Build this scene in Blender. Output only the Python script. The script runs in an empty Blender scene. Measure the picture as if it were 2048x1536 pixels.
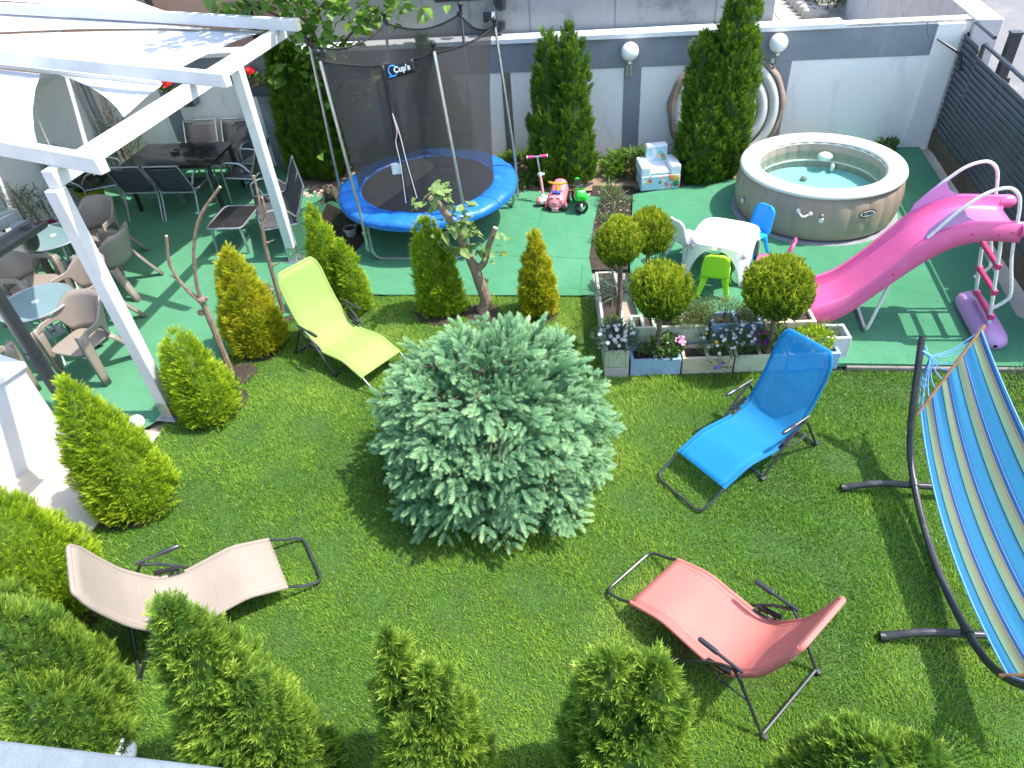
import bpy, math, random
import numpy as np
from mathutils import Vector, Matrix

random.seed(7)
RNG = np.random.default_rng(11)
S = bpy.context.scene
COL = S.collection

# ------------------------------------------------------------------ camera
CAM_H, F_PX, PITCH, ROLL = 4.5, 1400.0, 40.0, -5.09
_p, _r = math.radians(PITCH), math.radians(ROLL)
FWD = np.array([0, math.cos(_p), -math.sin(_p)])
_rt = np.array([1.0, 0, 0]); _up = np.cross(_rt, FWD)
RT = math.cos(_r) * _rt + math.sin(_r) * _up
UP = -math.sin(_r) * _rt + math.cos(_r) * _up
cd = bpy.data.cameras.new('camera'); cam = bpy.data.objects.new('camera', cd); COL.objects.link(cam)
cd.sensor_width = 36; cd.lens = 36 * F_PX / 2048; cd.clip_start = 0.05; cd.clip_end = 500
cam.matrix_world = Matrix(((RT[0], UP[0], -FWD[0], 0), (RT[1], UP[1], -FWD[1], 0), (RT[2], UP[2], -FWD[2], CAM_H), (0, 0, 0, 1)))
S.camera = cam
# ------------------------------------------------------------------ sky, sun, exposure
SUN = np.array([0.47, -0.05, 0.88]); SUN /= np.linalg.norm(SUN)
W = bpy.data.worlds.new('World'); S.world = W; W.use_nodes = True
nt = W.node_tree; bg = nt.nodes['Background']
sk = nt.nodes.new('ShaderNodeTexSky'); sk.sky_type = 'NISHITA'; sk.sun_disc = False
sk.sun_elevation = math.asin(SUN[2]); sk.sun_rotation = math.atan2(SUN[0], SUN[1]); sk.air_density = 1.0; sk.dust_density = 1.5
nt.links.new(sk.outputs[0], bg.inputs[0]); bg.inputs[1].default_value = 0.15
sd = bpy.data.lights.new('sun', 'SUN'); sd.energy = 2.5; sd.angle = math.radians(0.5); sd.color = (1, 0.95, 0.87)
so = bpy.data.objects.new('sun', sd); COL.objects.link(so)
so.rotation_euler = Vector(-SUN).to_track_quat('-Z', 'Y').to_euler(); so.location = (6, 0, 12)
vs = S.view_settings; vs.view_transform = 'Standard'; vs.look = 'None'; vs.gamma = 1; vs.use_curve_mapping = False; vs.exposure = 1.68
S.cycles.max_bounces = 8; S.cycles.transparent_max_bounces = 16; S.cycles.diffuse_bounces = 4

def at(x, y, z=0.0):
    """where the sight line of a photo point meets the level z (survey of the yard)"""
    d = FWD + RT * (x - 1024) / F_PX - UP * (y - 768) / F_PX
    return np.array([0, 0, CAM_H]) + d * ((z - CAM_H) / d[2])

# ------------------------------------------------------------------ materials
def _nodes(name):
    m = bpy.data.materials.new(name); m.use_nodes = True
    n = m.node_tree; n.nodes.clear(); out = n.nodes.new('ShaderNodeOutputMaterial')
    return m, n, out
def _noise(n, vec, scale, detail=4, rough=.6):
    t = n.nodes.new('ShaderNodeTexNoise'); t.inputs['Scale'].default_value = scale
    t.inputs['Detail'].default_value = detail; t.inputs['Roughness'].default_value = rough
    n.links.new(vec, t.inputs['Vector']); return t
def _mixc(n, fac, a, b, blend='MIX'):
    x = n.nodes.new('ShaderNodeMix'); x.data_type = 'RGBA'; x.blend_type = blend
    for s, v in ((x.inputs[0], fac), (x.inputs[6], a), (x.inputs[7], b)):
        if hasattr(v, 'links'): n.links.new(v, s)
        elif isinstance(v, (int, float)): s.default_value = v
        else: s.default_value = (*v, 1)
    return x.outputs[2]
def _ramp(n, fac, stops, interp='LINEAR'):
    r = n.nodes.new('ShaderNodeValToRGB'); r.color_ramp.interpolation = interp
    e = r.color_ramp.elements
    while len(e) > 1: e.remove(e[-1])
    for i, (p, c) in enumerate(stops):
        q = e[0] if i == 0 else e.new(p)
        q.position = p; q.color = (*c, 1) if len(c) == 3 else c
    n.links.new(fac, r.inputs[0]); return r.outputs[0]
def M(name, col, col2=None, rough=.5, metal=0, vs=6, bump=0, bs=80, trans=0, alpha=1, spec=.5, grime=None, gs=2.5, coat=0, fine=0, gz=1):
    """general procedural surface: two tones of noise, optional stains, fine relief, cloth translucency"""
    m, n, out = _nodes(name)
    tc = n.nodes.new('ShaderNodeTexCoord').outputs['Object']
    c2 = col2 or tuple(x * .82 for x in col)
    nz = _noise(n, tc, vs)
    c = _mixc(n, _ramp(n, nz.outputs[0], [(.35, (0, 0, 0)), (.65, (1, 1, 1))]), col, c2)
    if fine:
        nf = _noise(n, tc, bs, 3, .7)
        c = _mixc(n, fine, c, _ramp(n, nf.outputs[0], [(.3, (.25, .25, .25)), (.7, (1, 1, 1))]), 'MULTIPLY')
    if grime:
        gv = tc
        if gz != 1: mp = n.nodes.new('ShaderNodeMapping'); mp.inputs['Scale'].default_value = (1, 1, gz); n.links.new(tc, mp.inputs[0]); gv = mp.outputs[0]
        ng = _noise(n, gv, gs, 6, .7)
        c = _mixc(n, _ramp(n, ng.outputs[0], [(.56, (0, 0, 0)), (.72, (.8, .8, .8))]), c, grime)
    b = n.nodes.new('ShaderNodeBsdfPrincipled'); n.links.new(c, b.inputs['Base Color'])
    b.inputs['Roughness'].default_value = rough; b.inputs['Metallic'].default_value = metal
    b.inputs['Specular IOR Level'].default_value = spec; b.inputs['Coat Weight'].default_value = coat
    if bump:
        bn = _noise(n, tc, bs, 4, .65); bp = n.nodes.new('ShaderNodeBump')
        bp.inputs['Strength'].default_value = bump; bp.inputs['Distance'].default_value = .01
        n.links.new(bn.outputs[0], bp.inputs['Height']); n.links.new(bp.outputs[0], b.inputs['Normal'])
    sh = b.outputs[0]
    if trans:
        t = n.nodes.new('ShaderNodeBsdfTranslucent'); n.links.new(c, t.inputs[0])
        x = n.nodes.new('ShaderNodeMixShader'); x.inputs[0].default_value = trans
        n.links.new(sh, x.inputs[1]); n.links.new(t.outputs[0], x.inputs[2]); sh = x.outputs[0]
    if alpha < 1:
        t = n.nodes.new('ShaderNodeBsdfTransparent')
        x = n.nodes.new('ShaderNodeMixShader'); x.inputs[0].default_value = alpha
        n.links.new(t.outputs[0], x.inputs[1]); n.links.new(sh, x.inputs[2]); sh = x.outputs[0]
    n.links.new(sh, out.inputs[0]); return m
def MF(name, stops, trans=.3, rough=.55, patch=None):
    """foliage: colour from each leaf's own tint attribute"""
    m, n, out = _nodes(name)
    a = n.nodes.new('ShaderNodeAttribute'); a.attribute_name = 'tint'
    c = _ramp(n, a.outputs['Fac'], stops)
    if patch:
        tc = n.nodes.new('ShaderNodeTexCoord').outputs['Object']
        nz = _noise(n, tc, patch[0], 3)
        c = _mixc(n, _ramp(n, nz.outputs[0], [(.42, (0, 0, 0)), (.66, (patch[2],) * 3)]), c, patch[1])
    b = n.nodes.new('ShaderNodeBsdfPrincipled'); n.links.new(c, b.inputs['Base Color'])
    b.inputs['Roughness'].default_value = rough; b.inputs['Specular IOR Level'].default_value = .3
    t = n.nodes.new('ShaderNodeBsdfTranslucent'); n.links.new(c, t.inputs[0])
    x = n.nodes.new('ShaderNodeMixShader'); x.inputs[0].default_value = trans
    n.links.new(b.outputs[0], x.inputs[1]); n.links.new(t.outputs[0], x.inputs[2])
    n.links.new(x.outputs[0], out.inputs[0]); return m

# ------------------------------------------------------------------ mesh building
def nrm(v): v = np.asarray(v, float); return v / (np.linalg.norm(v) + 1e-12)
def cr(P, k=6, closed=False):
    """Catmull-Rom through points"""
    P = [np.asarray(p, float) for p in P]; n = len(P); o = []
    for i in range(n if closed else n - 1):
        a = P[(i - 1) % n] if closed or i else 2 * P[0] - P[1]; b = P[i]; c = P[(i + 1) % n]
        d = P[(i + 2) % n] if closed or i + 2 < n else 2 * P[-1] - P[-2]
        for j in range(k):
            t = j / k
            o.append(.5 * ((2 * b) + (c - a) * t + (2 * a - 5 * b + 4 * c - d) * t * t + (3 * b - a - 3 * c + d) * t ** 3))
    if not closed: o.append(P[-1])
    return o
def fillet(P, r, k=4, closed=False):
    """rounds the corners of a polyline (bent tube)"""
    P = [np.asarray(p, float) for p in P]; n = len(P); o = []
    for i, p in enumerate(P):
        if not closed and i in (0, n - 1): o.append(p); continue
        a, b = P[i - 1] - p, P[(i + 1) % n] - p; la, lb = np.linalg.norm(a), np.linalg.norm(b)
        q = min(r, la * .45, lb * .45); A, B = p + a / la * q, p + b / lb * q
        for j in range(k + 1):
            t = j / k; o.append((1 - t) ** 2 * A + 2 * t * (1 - t) * p + t * t * B)
    return o
def rotz(a): c, s = math.cos(a), math.sin(a); return np.array([[c, -s, 0], [s, c, 0], [0, 0, 1.]])
class MB:
    def __init__(s): s.v, s.f, s.n = [], [], 0
    def add(s, v, f):
        v = np.asarray(v, float); s.v.append(v); s.f += [tuple(i + s.n for i in q) for q in f]; s.n += len(v); return s
    def box(s, c, d, R=None):
        x, y, z = [q / 2 for q in d]
        v = np.array([[-x, -y, -z], [x, -y, -z], [x, y, -z], [-x, y, -z], [-x, -y, z], [x, -y, z], [x, y, z], [-x, y, z]])
        if R is not None: v = v @ np.asarray(R).T
        return s.add(v + np.asarray(c, float), [(3, 2, 1, 0), (4, 5, 6, 7), (0, 1, 5, 4), (1, 2, 6, 5), (2, 3, 7, 6), (3, 0, 4, 7)])
    def beam(s, a, b, w, h, up=(0, 0, 1)):
        a, b = np.asarray(a, float), np.asarray(b, float); x = nrm(b - a); y = nrm(np.cross(up, x)); z = np.cross(x, y)
        return s.box((a + b) / 2, (np.linalg.norm(b - a), w, h), np.array([x, y, z]).T)
    def tube(s, P, r, n=8, closed=False, cap=True):
        P = [np.asarray(p, float) for p in P]; m = len(P); R = r if hasattr(r, '__len__') else [r] * m
        T = [nrm((P[(i + 1) % m] if closed or i < m - 1 else P[i]) - (P[i - 1] if closed or i else P[0])) for i in range(m)]
        u = nrm(np.cross(T[0], (0, 0, 1) if abs(T[0][2]) < .9 else (1, 0, 0))); V = []
        for i in range(m):
            u = nrm(u - T[i] * (u @ T[i])); w = np.cross(T[i], u)
            for k in range(n):
                a = 2 * math.pi * k / n; V.append(P[i] + R[i] * (math.cos(a) * u + math.sin(a) * w))
        Fc = []
        for i in range(m if closed else m - 1):
            for k in range(n):
                a, b = i * n + k, i * n + (k + 1) % n; c, d = ((i + 1) % m) * n + (k + 1) % n, ((i + 1) % m) * n + k
                Fc.append((a, b, c, d))
        if cap and not closed: Fc += [tuple(range(n - 1, -1, -1)), tuple((m - 1) * n + k for k in range(n))]
        return s.add(V, Fc)
    def lathe(s, prof, n=24, c=(0, 0, 0), R=None, a0=0, a1=2 * math.pi):
        full = abs(a1 - a0 - 2 * math.pi) < 1e-6; k = n if full else n + 1; V = []
        for r, z in prof:
            for i in range(k):
                a = a0 + (a1 - a0) * i / n; V.append((r * math.cos(a), r * math.sin(a), z))
        V = np.array(V)
        if R is not None: V = V @ np.asarray(R).T
        Fc = []
        for j in range(len(prof) - 1):
            for i in range(n):
                a, b = j * k + i, j * k + (i + 1) % k; Fc.append((a, b, b + k, a + k))
        return s.add(V + np.asarray(c, float), Fc)
    def ball(s, c, r, n=16, m=10, sc=(1, 1, 1)):
        return s.lathe([(r * math.sin(math.pi * j / m) + 1e-5, -r * math.cos(math.pi * j / m)) for j in range(m + 1)], n, c, np.diag(sc))
    def grid(s, G, closeu=False):
        G = np.asarray(G, float); nu, nv = G.shape[:2]; Fc = []
        for i in range(nu if closeu else nu - 1):
            for j in range(nv - 1):
                a = i * nv + j; b = ((i + 1) % nu) * nv + j; Fc.append((a, b, b + 1, a + 1))
        return s.add(G.reshape(-1, 3), Fc)
    def prism(s, poly, z0, z1):
        n = len(poly); V = [(*p[:2], z0) for p in poly] + [(*p[:2], z1) for p in poly]
        return s.add(V, [tuple(range(n - 1, -1, -1)), tuple(range(n, 2 * n))] + [(i, (i + 1) % n, n + (i + 1) % n, n + i) for i in range(n)])
    def poly(s, P): return s.add(P, [tuple(range(len(P)))])
    def xf(s, R=None, t=(0, 0, 0)):
        s.v = [(v @ np.asarray(R).T if R is not None else v) + np.asarray(t, float) for v in s.v]; return s

OFF = {}
def root_of(o):
    while o.parent: o = o.parent
    return o
def thing(name, label, cat, loc=(0, 0, 0), rot=0, group=None, world=True):
    """an Empty at the thing's base; world=True: its parts are given in yard coordinates"""
    o = bpy.data.objects.new(name, None); COL.objects.link(o); o.empty_display_size = .1
    o.location = tuple(float(q) for q in loc); o.rotation_euler = (0, 0, rot); o['label'] = label; o['category'] = cat
    if group: o['group'] = group
    if world: OFF[o.name] = np.array(loc, float)
    return o
def tag(o, label=None, cat=None, group=None, kind=None):
    for k, v in (('label', label), ('category', cat), ('group', group), ('kind', kind)):
        if v: o[k] = v
    return o
def link(name, me, mat, parent=None, off=None):
    o = bpy.data.objects.new(name, me); COL.objects.link(o)
    if mat and not me.materials: me.materials.append(mat)
    if parent: o.parent = parent
    elif off is not None: o.location = tuple(float(q) for q in off)
    return o
def obj(name, mb, mat, parent=None, smooth=True, bevel=0, solid=0, sub=0, seg=2, ang=35):
    V = np.concatenate(mb.v); off = np.zeros(3)
    if parent is not None: off = OFF.get(root_of(parent).name, off)
    else: off = np.array([(V[:, 0].min() + V[:, 0].max()) / 2, (V[:, 1].min() + V[:, 1].max()) / 2, V[:, 2].min()])
    me = bpy.data.meshes.new(name); me.from_pydata((V - off).tolist(), [], mb.f); me.update()
    o = link(name, me, mat, parent, off)
    if smooth:
        me.polygons.foreach_set('use_smooth', [True] * len(me.polygons))
        if ang: me.set_sharp_from_angle(angle=math.radians(ang))
    if solid: q = o.modifiers.new('solid', 'SOLIDIFY'); q.thickness = solid; q.offset = 0
    if bevel: q = o.modifiers.new('bevel', 'BEVEL'); q.width = bevel; q.segments = seg; q.limit_method = 'ANGLE'
    if sub: q = o.modifiers.new('sub', 'SUBSURF'); q.levels = q.render_levels = sub
    return o
def dup(root, loc=None, rot=None, label=None, group=None):
    def cp(o, par):
        c = o.copy(); COL.objects.link(c)
        if par: c.parent = par
        for ch in list(o.children): cp(ch, c)
        return c
    r = cp(root, None)
    if loc is not None: r.location = tuple(float(q) for q in loc)
    if rot is not None: r.rotation_euler = (0, 0, rot)
    if label: r['label'] = label
    if group: r['group'] = group
    return r
def text(name, body, size, mat, parent, origin, ex, ey, spacing=1.0, bold=.0, depth=.001):
    """flat lettering laid along the directions ex, ey from its centre"""
    cu = bpy.data.curves.new(name, 'FONT'); cu.body = body; cu.size = size; cu.align_x = 'CENTER'; cu.align_y = 'CENTER'
    cu.space_character = spacing; cu.offset = bold; cu.extrude = depth; cu.resolution_u = 3
    t = bpy.data.objects.new('tmp', cu); COL.objects.link(t)
    me = bpy.data.meshes.new_from_object(t.evaluated_get(bpy.context.evaluated_depsgraph_get()))
    bpy.data.objects.remove(t); bpy.data.curves.remove(cu)
    me.name = name; V = np.empty(len(me.vertices) * 3); me.vertices.foreach_get('co', V); V = V.reshape(-1, 3)
    ex, ey = nrm(ex), nrm(ey); ez = np.cross(ex, ey)
    V = V @ np.array([ex, ey, ez]) + np.asarray(origin, float)
    if parent is not None: V = V - OFF.get(root_of(parent).name, np.zeros(3))
    me.vertices.foreach_set('co', V.ravel()); me.update(); me.materials.clear()
    return link(name, me, mat, parent)

# ------------------------------------------------------------------ foliage: thousands of small sprays in one mesh
def tmpl(quads):
    """template = triangles; tint runs along the spray"""
    return np.concatenate([np.array(q, float).reshape(-1, 3) for q in quads])
def foliage(name, T, pos, ax, side, scale, tint, mat, parent=None, tipw=.45, extra=None, kind=None):
    """T: list of template vertex arrays (triangles); one copy per position, random template"""
    pos = np.asarray(pos, float); N = len(pos); z = ax / np.linalg.norm(ax, axis=1)[:, None]
    x = side - z * (side * z).sum(1)[:, None]; x /= np.linalg.norm(x, axis=1)[:, None] + 1e-9; y = np.cross(z, x)
    R = np.stack([x, y, z], 1)                                           # rows
    pick = RNG.integers(0, len(T), N); VV, TT = [], []
    for k, t in enumerate(T):
        s = np.nonzero(pick == k)[0]
        if not len(s): continue
        v = np.einsum('vc,ncd->nvd', t, R[s]) * scale[s][:, None, None] + pos[s][:, None, :]
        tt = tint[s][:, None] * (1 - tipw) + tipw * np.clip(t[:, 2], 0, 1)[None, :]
        VV.append(v.reshape(-1, 3)); TT.append(tt.ravel())
    V = np.concatenate(VV); TI = np.concatenate(TT)
    nq = len(V) // 3; Fq = np.arange(len(V), dtype=np.int32)
    off = np.zeros(3)
    if parent is not None: off = OFF.get(root_of(parent).name, off)
    else: off = np.array([(V[:, 0].min() + V[:, 0].max()) / 2, (V[:, 1].min() + V[:, 1].max()) / 2, V[:, 2].min()])
    me = bpy.data.meshes.new(name); me.vertices.add(len(V)); me.vertices.foreach_set('co', (V - off).ravel())
    me.loops.add(len(V)); me.loops.foreach_set('vertex_index', Fq)
    me.polygons.add(nq); me.polygons.foreach_set('loop_start', np.arange(0, len(V), 3, dtype=np.int32))
    a = me.attributes.new('tint', 'FLOAT', 'POINT'); a.data.foreach_set('value', TI.astype(np.float32))
    me.update(calc_edges=True)
    o = link(name, me, mat, parent, off)
    if kind: o['kind'] = kind
    return o
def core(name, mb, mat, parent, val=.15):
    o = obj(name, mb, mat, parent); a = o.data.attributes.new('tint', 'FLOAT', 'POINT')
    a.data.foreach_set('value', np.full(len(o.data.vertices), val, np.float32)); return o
def leafq(p0, d, w, n=(0, 1, 0), full=False):
    """one leaf: a slim triangle widest near its base, or (full) a diamond of two triangles"""
    p0, d = np.asarray(p0, float), np.asarray(d, float); s = nrm(np.cross(d, n)) * w / 2
    if full: m = p0 + d * .45; return [p0, m + s, m - s, m + s, p0 + d, m - s]
    b = p0 + d * .12; return [b - s * .95, b + s * .95, p0 + d * 1.06]
def spray_t(k, seed, ang=45, wid=.07, curl=.25, taper=1):
    r = random.Random(seed); q = []
    def pt(t): return np.array([0, curl * t * t, t])
    for i in range(4): q.append(leafq(pt(i / 4), pt((i + 1.3) / 4) - pt(i / 4), wid * 1.1))
    for i in range(k):
        t = .08 + .82 * i / k; L = (.48 - .33 * t * taper) * r.uniform(.8, 1.15); a = math.radians(ang * r.uniform(.8, 1.2))
        for sgn in (-1, 1):
            d = np.array([sgn * math.sin(a), r.uniform(-.2, .3), math.cos(a)]) * L
            q.append(leafq(pt(t), d, wid * r.uniform(.8, 1.2)))
    return tmpl(q)
def brush_t(n, seed, rad=.22, fwd=.12):
    """spruce shoot: needles all round a twig"""
    r = random.Random(seed); q = []
    for i in range(n):
        t = i / n * .92; a = i * 2.399 + r.random() * .4; L = rad * (1 - .78 * max(0, (t - .45) / .47) ** 2.2) * r.uniform(.85, 1.1)
        p0 = np.array([0, 0, t]); d = np.array([math.cos(a) * L, math.sin(a) * L, fwd + .06 * t])
        s = nrm(np.cross(d, (math.cos(a + 1.3), math.sin(a + 1.3), .3))) * .036
        q.append([p0 - s, p0 + s, p0 + d])
    return tmpl(q)
# ================================================================== materials used all over
m_white = M('white_paint', (.78, .79, .79), (.72, .73, .74), .55, bump=.12, bs=40, fine=.12)
m_wood_w = M('white_timber', (.66, .66, .655), (.58, .585, .59), .5, vs=3, bump=.15, bs=30, fine=.1)
m_wallw = M('white_render', (.88, .865, .83), (.82, .81, .78), .9, vs=1.3, bump=.25, bs=120, grime=(.60, .60, .585), gs=2.6, fine=.1, gz=.35)
m_grey = M('grey_paint', (.26, .285, .32), (.21, .235, .27), .85, vs=1.5, bump=.2, bs=110, fine=.2, grime=(.31, .335, .37), gs=3, gz=.4)
m_bare = M('bare_render', (.16, .145, .13), (.24, .22, .2), .95, vs=5, bump=.6, bs=40, fine=.4)
m_conc = M('stained_concrete', (.36, .36, .355), (.27, .272, .275), .95, vs=.8, bump=.4, bs=50, grime=(.12, .12, .12), gs=1.6, fine=.25)
m_beige = M('beige_render', (.55, .36, .25), (.48, .31, .22), .9, vs=1.2, bump=.3, bs=60)
m_path = M('path_concrete', (.56, .50, .41), (.46, .41, .34), .95, vs=2, bump=.4, bs=120, grime=(.33, .29, .24), gs=2.2, fine=.25)
m_dark = M('dark_metal', (.03, .03, .033), rough=.4)
m_anth = M('anthracite_metal', (.045, .05, .058), (.035, .04, .047), .38, metal=.3, vs=4, fine=.15)
m_slat = M('painted_slats', (.10, .118, .14), (.07, .085, .105), .35, vs=2, bump=.1, bs=25, fine=.25, grime=(.13, .13, .125), gs=3)
m_tube = M('grey_tube', (.085, .09, .095), (.06, .065, .07), .32, metal=.55, vs=9, fine=.2)
m_galv = M('galvanised_steel', (.55, .58, .57), (.42, .45, .45), .32, metal=.85, vs=14, fine=.15)
m_alu = M('silver_frame', (.5, .51, .53), (.42, .43, .45), .35, metal=.7, vs=6)
m_black = M('black_plastic', (.015, .015, .016), rough=.45)
m_soil = M('dark_soil', (.075, .052, .038), (.035, .025, .019), .95, vs=14, bump=1, bs=90, fine=.6)
m_sand = M('sandy_soil', (.42, .30, .19), (.25, .175, .115), .95, vs=4, bump=1, bs=70, fine=.5, grime=(.12, .085, .06), gs=2.2)
m_asph = M('old_asphalt', (.21, .205, .207), (.175, .17, .172), .95, vs=.7, bump=.5, bs=140, fine=.3, grime=(.26, .25, .235), gs=.8)
m_bark = M('bark', (.27, .19, .13), (.15, .105, .075), .9, vs=22, bump=1, bs=45, fine=.5)
m_twig = M('pruned_bark', (.36, .26, .18), (.22, .155, .105), .85, vs=18, bump=.8, bs=50, fine=.4)
m_cutw = M('cut_wood', (.62, .45, .27), (.5, .34, .2), .8, vs=30)
m_globe = M('opal_glass', (.86, .86, .85), (.84, .84, .84), .25, coat=.3)
m_terra = M('glazed_clay', (.42, .30, .15), (.30, .2, .1), .5, vs=7, fine=.3)
def turf_mat(name):
    m, n, out = _nodes(name); tc = n.nodes.new('ShaderNodeTexCoord').outputs['Object']
    mp = n.nodes.new('ShaderNodeMapping'); mp.inputs['Scale'].default_value = (1, 2.2, 1); mp.inputs['Rotation'].default_value = (0, 0, -.16)
    n.links.new(tc, mp.inputs[0])
    a = _noise(n, mp.outputs[0], 46, 5, .8); b = _noise(n, tc, 1.6, 4, .6); d = _noise(n, tc, .5, 2, .5)
    c = _mixc(n, _ramp(n, a.outputs[0], [(.3, (0, 0, 0)), (.7, (1, 1, 1))]), (.014, .14, .05), (.085, .38, .17))
    c = _mixc(n, _ramp(n, b.outputs[0], [(.35, (0, 0, 0)), (.7, (.85, .85, .85))]), c, (.08, .32, .165))
    c = _mixc(n, _ramp(n, d.outputs[0], [(.4, (0, 0, 0)), (.62, (.6, .6, .6))]), c, (.025, .22, .09))
    p = n.nodes.new('ShaderNodeBsdfPrincipled'); n.links.new(c, p.inputs['Base Color'])
    p.inputs['Roughness'].default_value = .75; p.inputs['Specular IOR Level'].default_value = .35; p.inputs['Sheen Weight'].default_value = .15
    u = n.nodes.new('ShaderNodeBump'); u.inputs['Strength'].default_value = .9; u.inputs['Distance'].default_value = .022
    w = _noise(n, tc, 3.0, 2, .5); x = n.nodes.new('ShaderNodeMath'); x.operation = 'MULTIPLY_ADD'; x.inputs[1].default_value = 4.0
    n.links.new(w.outputs[0], x.inputs[0]); n.links.new(a.outputs[0], x.inputs[2])
    n.links.new(x.outputs[0], u.inputs['Height']); n.links.new(u.outputs[0], p.inputs['Normal'])
    n.links.new(p.outputs[0], out.inputs[0]); return m
m_turf = turf_mat('artificial_turf')

# ================================================================== ground
def sheet(name, pts, z, m, kind='structure', thick=0):
    mb = MB()
    if thick: mb.prism(pts, z - thick, z)
    else: mb.poly([(p[0], p[1], z) for p in pts])
    o = obj(name, mb, m, smooth=False); o['kind'] = kind; return o
OW = np.array([6.52, 10.01, 0]); DW = np.array([-.9880, .1545, 0]); NW = np.array([-.1545, -.9880, 0])
def U(u, v=0, z=0): return OW + DW * u + NW * v + np.array([0, 0, z])
RW = np.array([DW, -NW, [0, 0, 1]]).T @ np.diag([-1, 1, 1])         # wall axes: +x to the right, +y away
GD = np.array([-.242, -.970, 0]); GN = np.array([-.970, .242, 0]); OG = np.array([6.60, 9.98, 0])      # gate line and its inner side
def GT(s, v=0, z=0): return OG + GD * s + GN * v + np.array([0, 0, z])
def on_plane(px, py, p0, nv):
    d = FWD + RT * (px - 1024) / F_PX - UP * (py - 768) / F_PX; o = np.array([0, 0, CAM_H])
    return o + d * (((np.asarray(p0) - o) @ nv) / (d @ nv))
def wall_uz(px, py, v=0):
    q = on_plane(px, py, U(0, v), NW) - OW; return q @ DW, q[2]
sheet('ground', [(-60, -30), (60, -30), (60, 90), (-60, 90)], -.05, M('bare_ground', (.40, .35, .28), (.3, .26, .2), .95, vs=.6, bump=.5, bs=60, fine=.3))
xy = lambda *pp: [at(*p)[:2] for p in pp]
lawn_edge = [(-3.45, 5.08), (-3.47, 5.32), (-3.24, 5.85), (-3.03, 6.37), (-2.63, 6.92), (-1.73, 7.28), (1.06, 6.80), (1.02, 6.2), (.92, 5.34)]
LAWN = lawn_edge + [(3.24, 5.12), (4.82, 4.85), (6.6, 4.55), (6.6, -2), (-4.3, -2), (-4.0, 1.5), (-3.85, 2.8), (-3.62, 3.94), (-3.57, 4.26)]
sheet('lawn', LAWN, -.012, M('lawn_soil', (.06, .14, .02), (.05, .095, .02), .95, vs=5, bump=.6, bs=90, fine=.4))
CL = np.array([-6.24, 12.0]); DL = np.array([-.19, -.982])          # foot of the left wall
def LW(s, v=0, z=0): return np.array([*(CL + DL * s + np.array([.982, -.19]) * v), z])
sheet('soil_bed', [U(0, 0)[:2], U(12.7, 0)[:2], U(12.7, 1.2)[:2], U(0, 1.2)[:2]], -.004, m_sand)
sheet('soil_strip', [(1.0, 7.4), (1.7, 7.3), (2.05, 9.6), (1.45, 9.75)], .001, m_soil)
TL = [(-3.63, 5.16)] + lawn_edge[1:7] + [(1.10, 7.66), (1.30, 8.6), (1.50, 9.32), (1.2, 9.46), (.34, 9.80), (-.6, 10.05), (-2.0, 10.5), tuple(at(655, 398)[:2]), tuple(at(622, 383)[:2]), tuple(at(585, 352)[:2]), tuple(U(9.95, .02)[:2]), tuple(U(12.74, .02)[:2]),
      tuple(LW(.1, .02)[:2]), tuple(LW(4, .02)[:2]), (-7.5, 5.2), (-4.36, 5.22), (-4.30, 5.12)]
sheet('turf_carpet', TL, .012, m_turf)
TR = [(1.95, 9.24), (1.59, 7.54), (1.45, 6.75), (1.45, 5.36), (3.26, 5.17), (4.82, 4.90), (5.35, 4.80), (5.42, 5.4), tuple(at(2030, 640)[:2]), tuple(at(1925, 440)[:2]), tuple(at(1836, 300)[:2]), tuple(at(1700, 303)[:2]), tuple(at(1480, 362)[:2])]
sheet('turf_terrace', TR, .05, m_turf, thick=.045)
mb = MB(); mb.beam((3.25, 5.13, .0), (5.4, 4.78, .0), .035, .09)
tag(obj('terrace_kerb', mb, M('old_kerb', (.27, .25, .21), (.18, .165, .14), .95, vs=6, bump=.6, bs=60, fine=.4), bevel=.008), kind='structure')
sheet('gate_strip', [GT(-.1, .02)[:2], GT(5.1, .02)[:2], GT(5.1, .9)[:2], GT(-.1, .75)[:2]], .008, m_path)
sheet('path', [(-4.30, 5.14), (-5.6, 4.6), (-6.6, 2.2), (-7.0, 0), (-3.9, 0), (-3.9, 2.8), (-3.63, 3.94), (-3.57, 4.26), (-3.45, 5.1), (-3.66, 5.18)], .004, m_path)
mb = MB()
for i, (a, b) in enumerate((((480, 400), (640, 430)), ((735, 560), (1190, 548)))): pass
seams = MB()
for a, b in (((1075, 512), (1190, 518)), ((1068, 512), (1010, 512)), ((1160, 592), (1165, 530)), ((1072, 470), (1085, 420)), ((420, 560), (800, 592))):
    A, B = at(*a, .0125), at(*b, .0125); seams.beam(A, B, .006, .002)
tag(obj('turf_seams', seams, M('seam', (.02, .13, .06)), smooth=False), kind='structure')
# soil hollows round the stems in the lawn
hol = MB()
for x, y, r in ((-3.0, 5.45, .34), (-2.88, 5.93, .2), (-2.6, 7.03, .24), (-1.93, 7.0, .3), (-2.75, 6.42, .3), (-.75, 6.8, .3), (.36, 6.6, .26), (-3.4, 4.25, .36), (-0.18, 4.23, .6), (-.26, 6.66, .22), (-3.63, 3.2, .4)):
    hol.poly([(x + r * math.cos(t) * random.uniform(.85, 1.1), y + r * math.sin(t) * random.uniform(.8, 1.05), .003 + .0004 * (x > 0)) for t in np.linspace(0, 2 * math.pi, 18, endpoint=False)])
tag(obj('soil_hollows', hol, m_soil, smooth=False), kind='structure')
sheet('corner_soil', [at(*p)[:2] for p in ((655, 408), (700, 430), (745, 470), (705, 512), (660, 492), (640, 440))], .018, m_soil)
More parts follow.
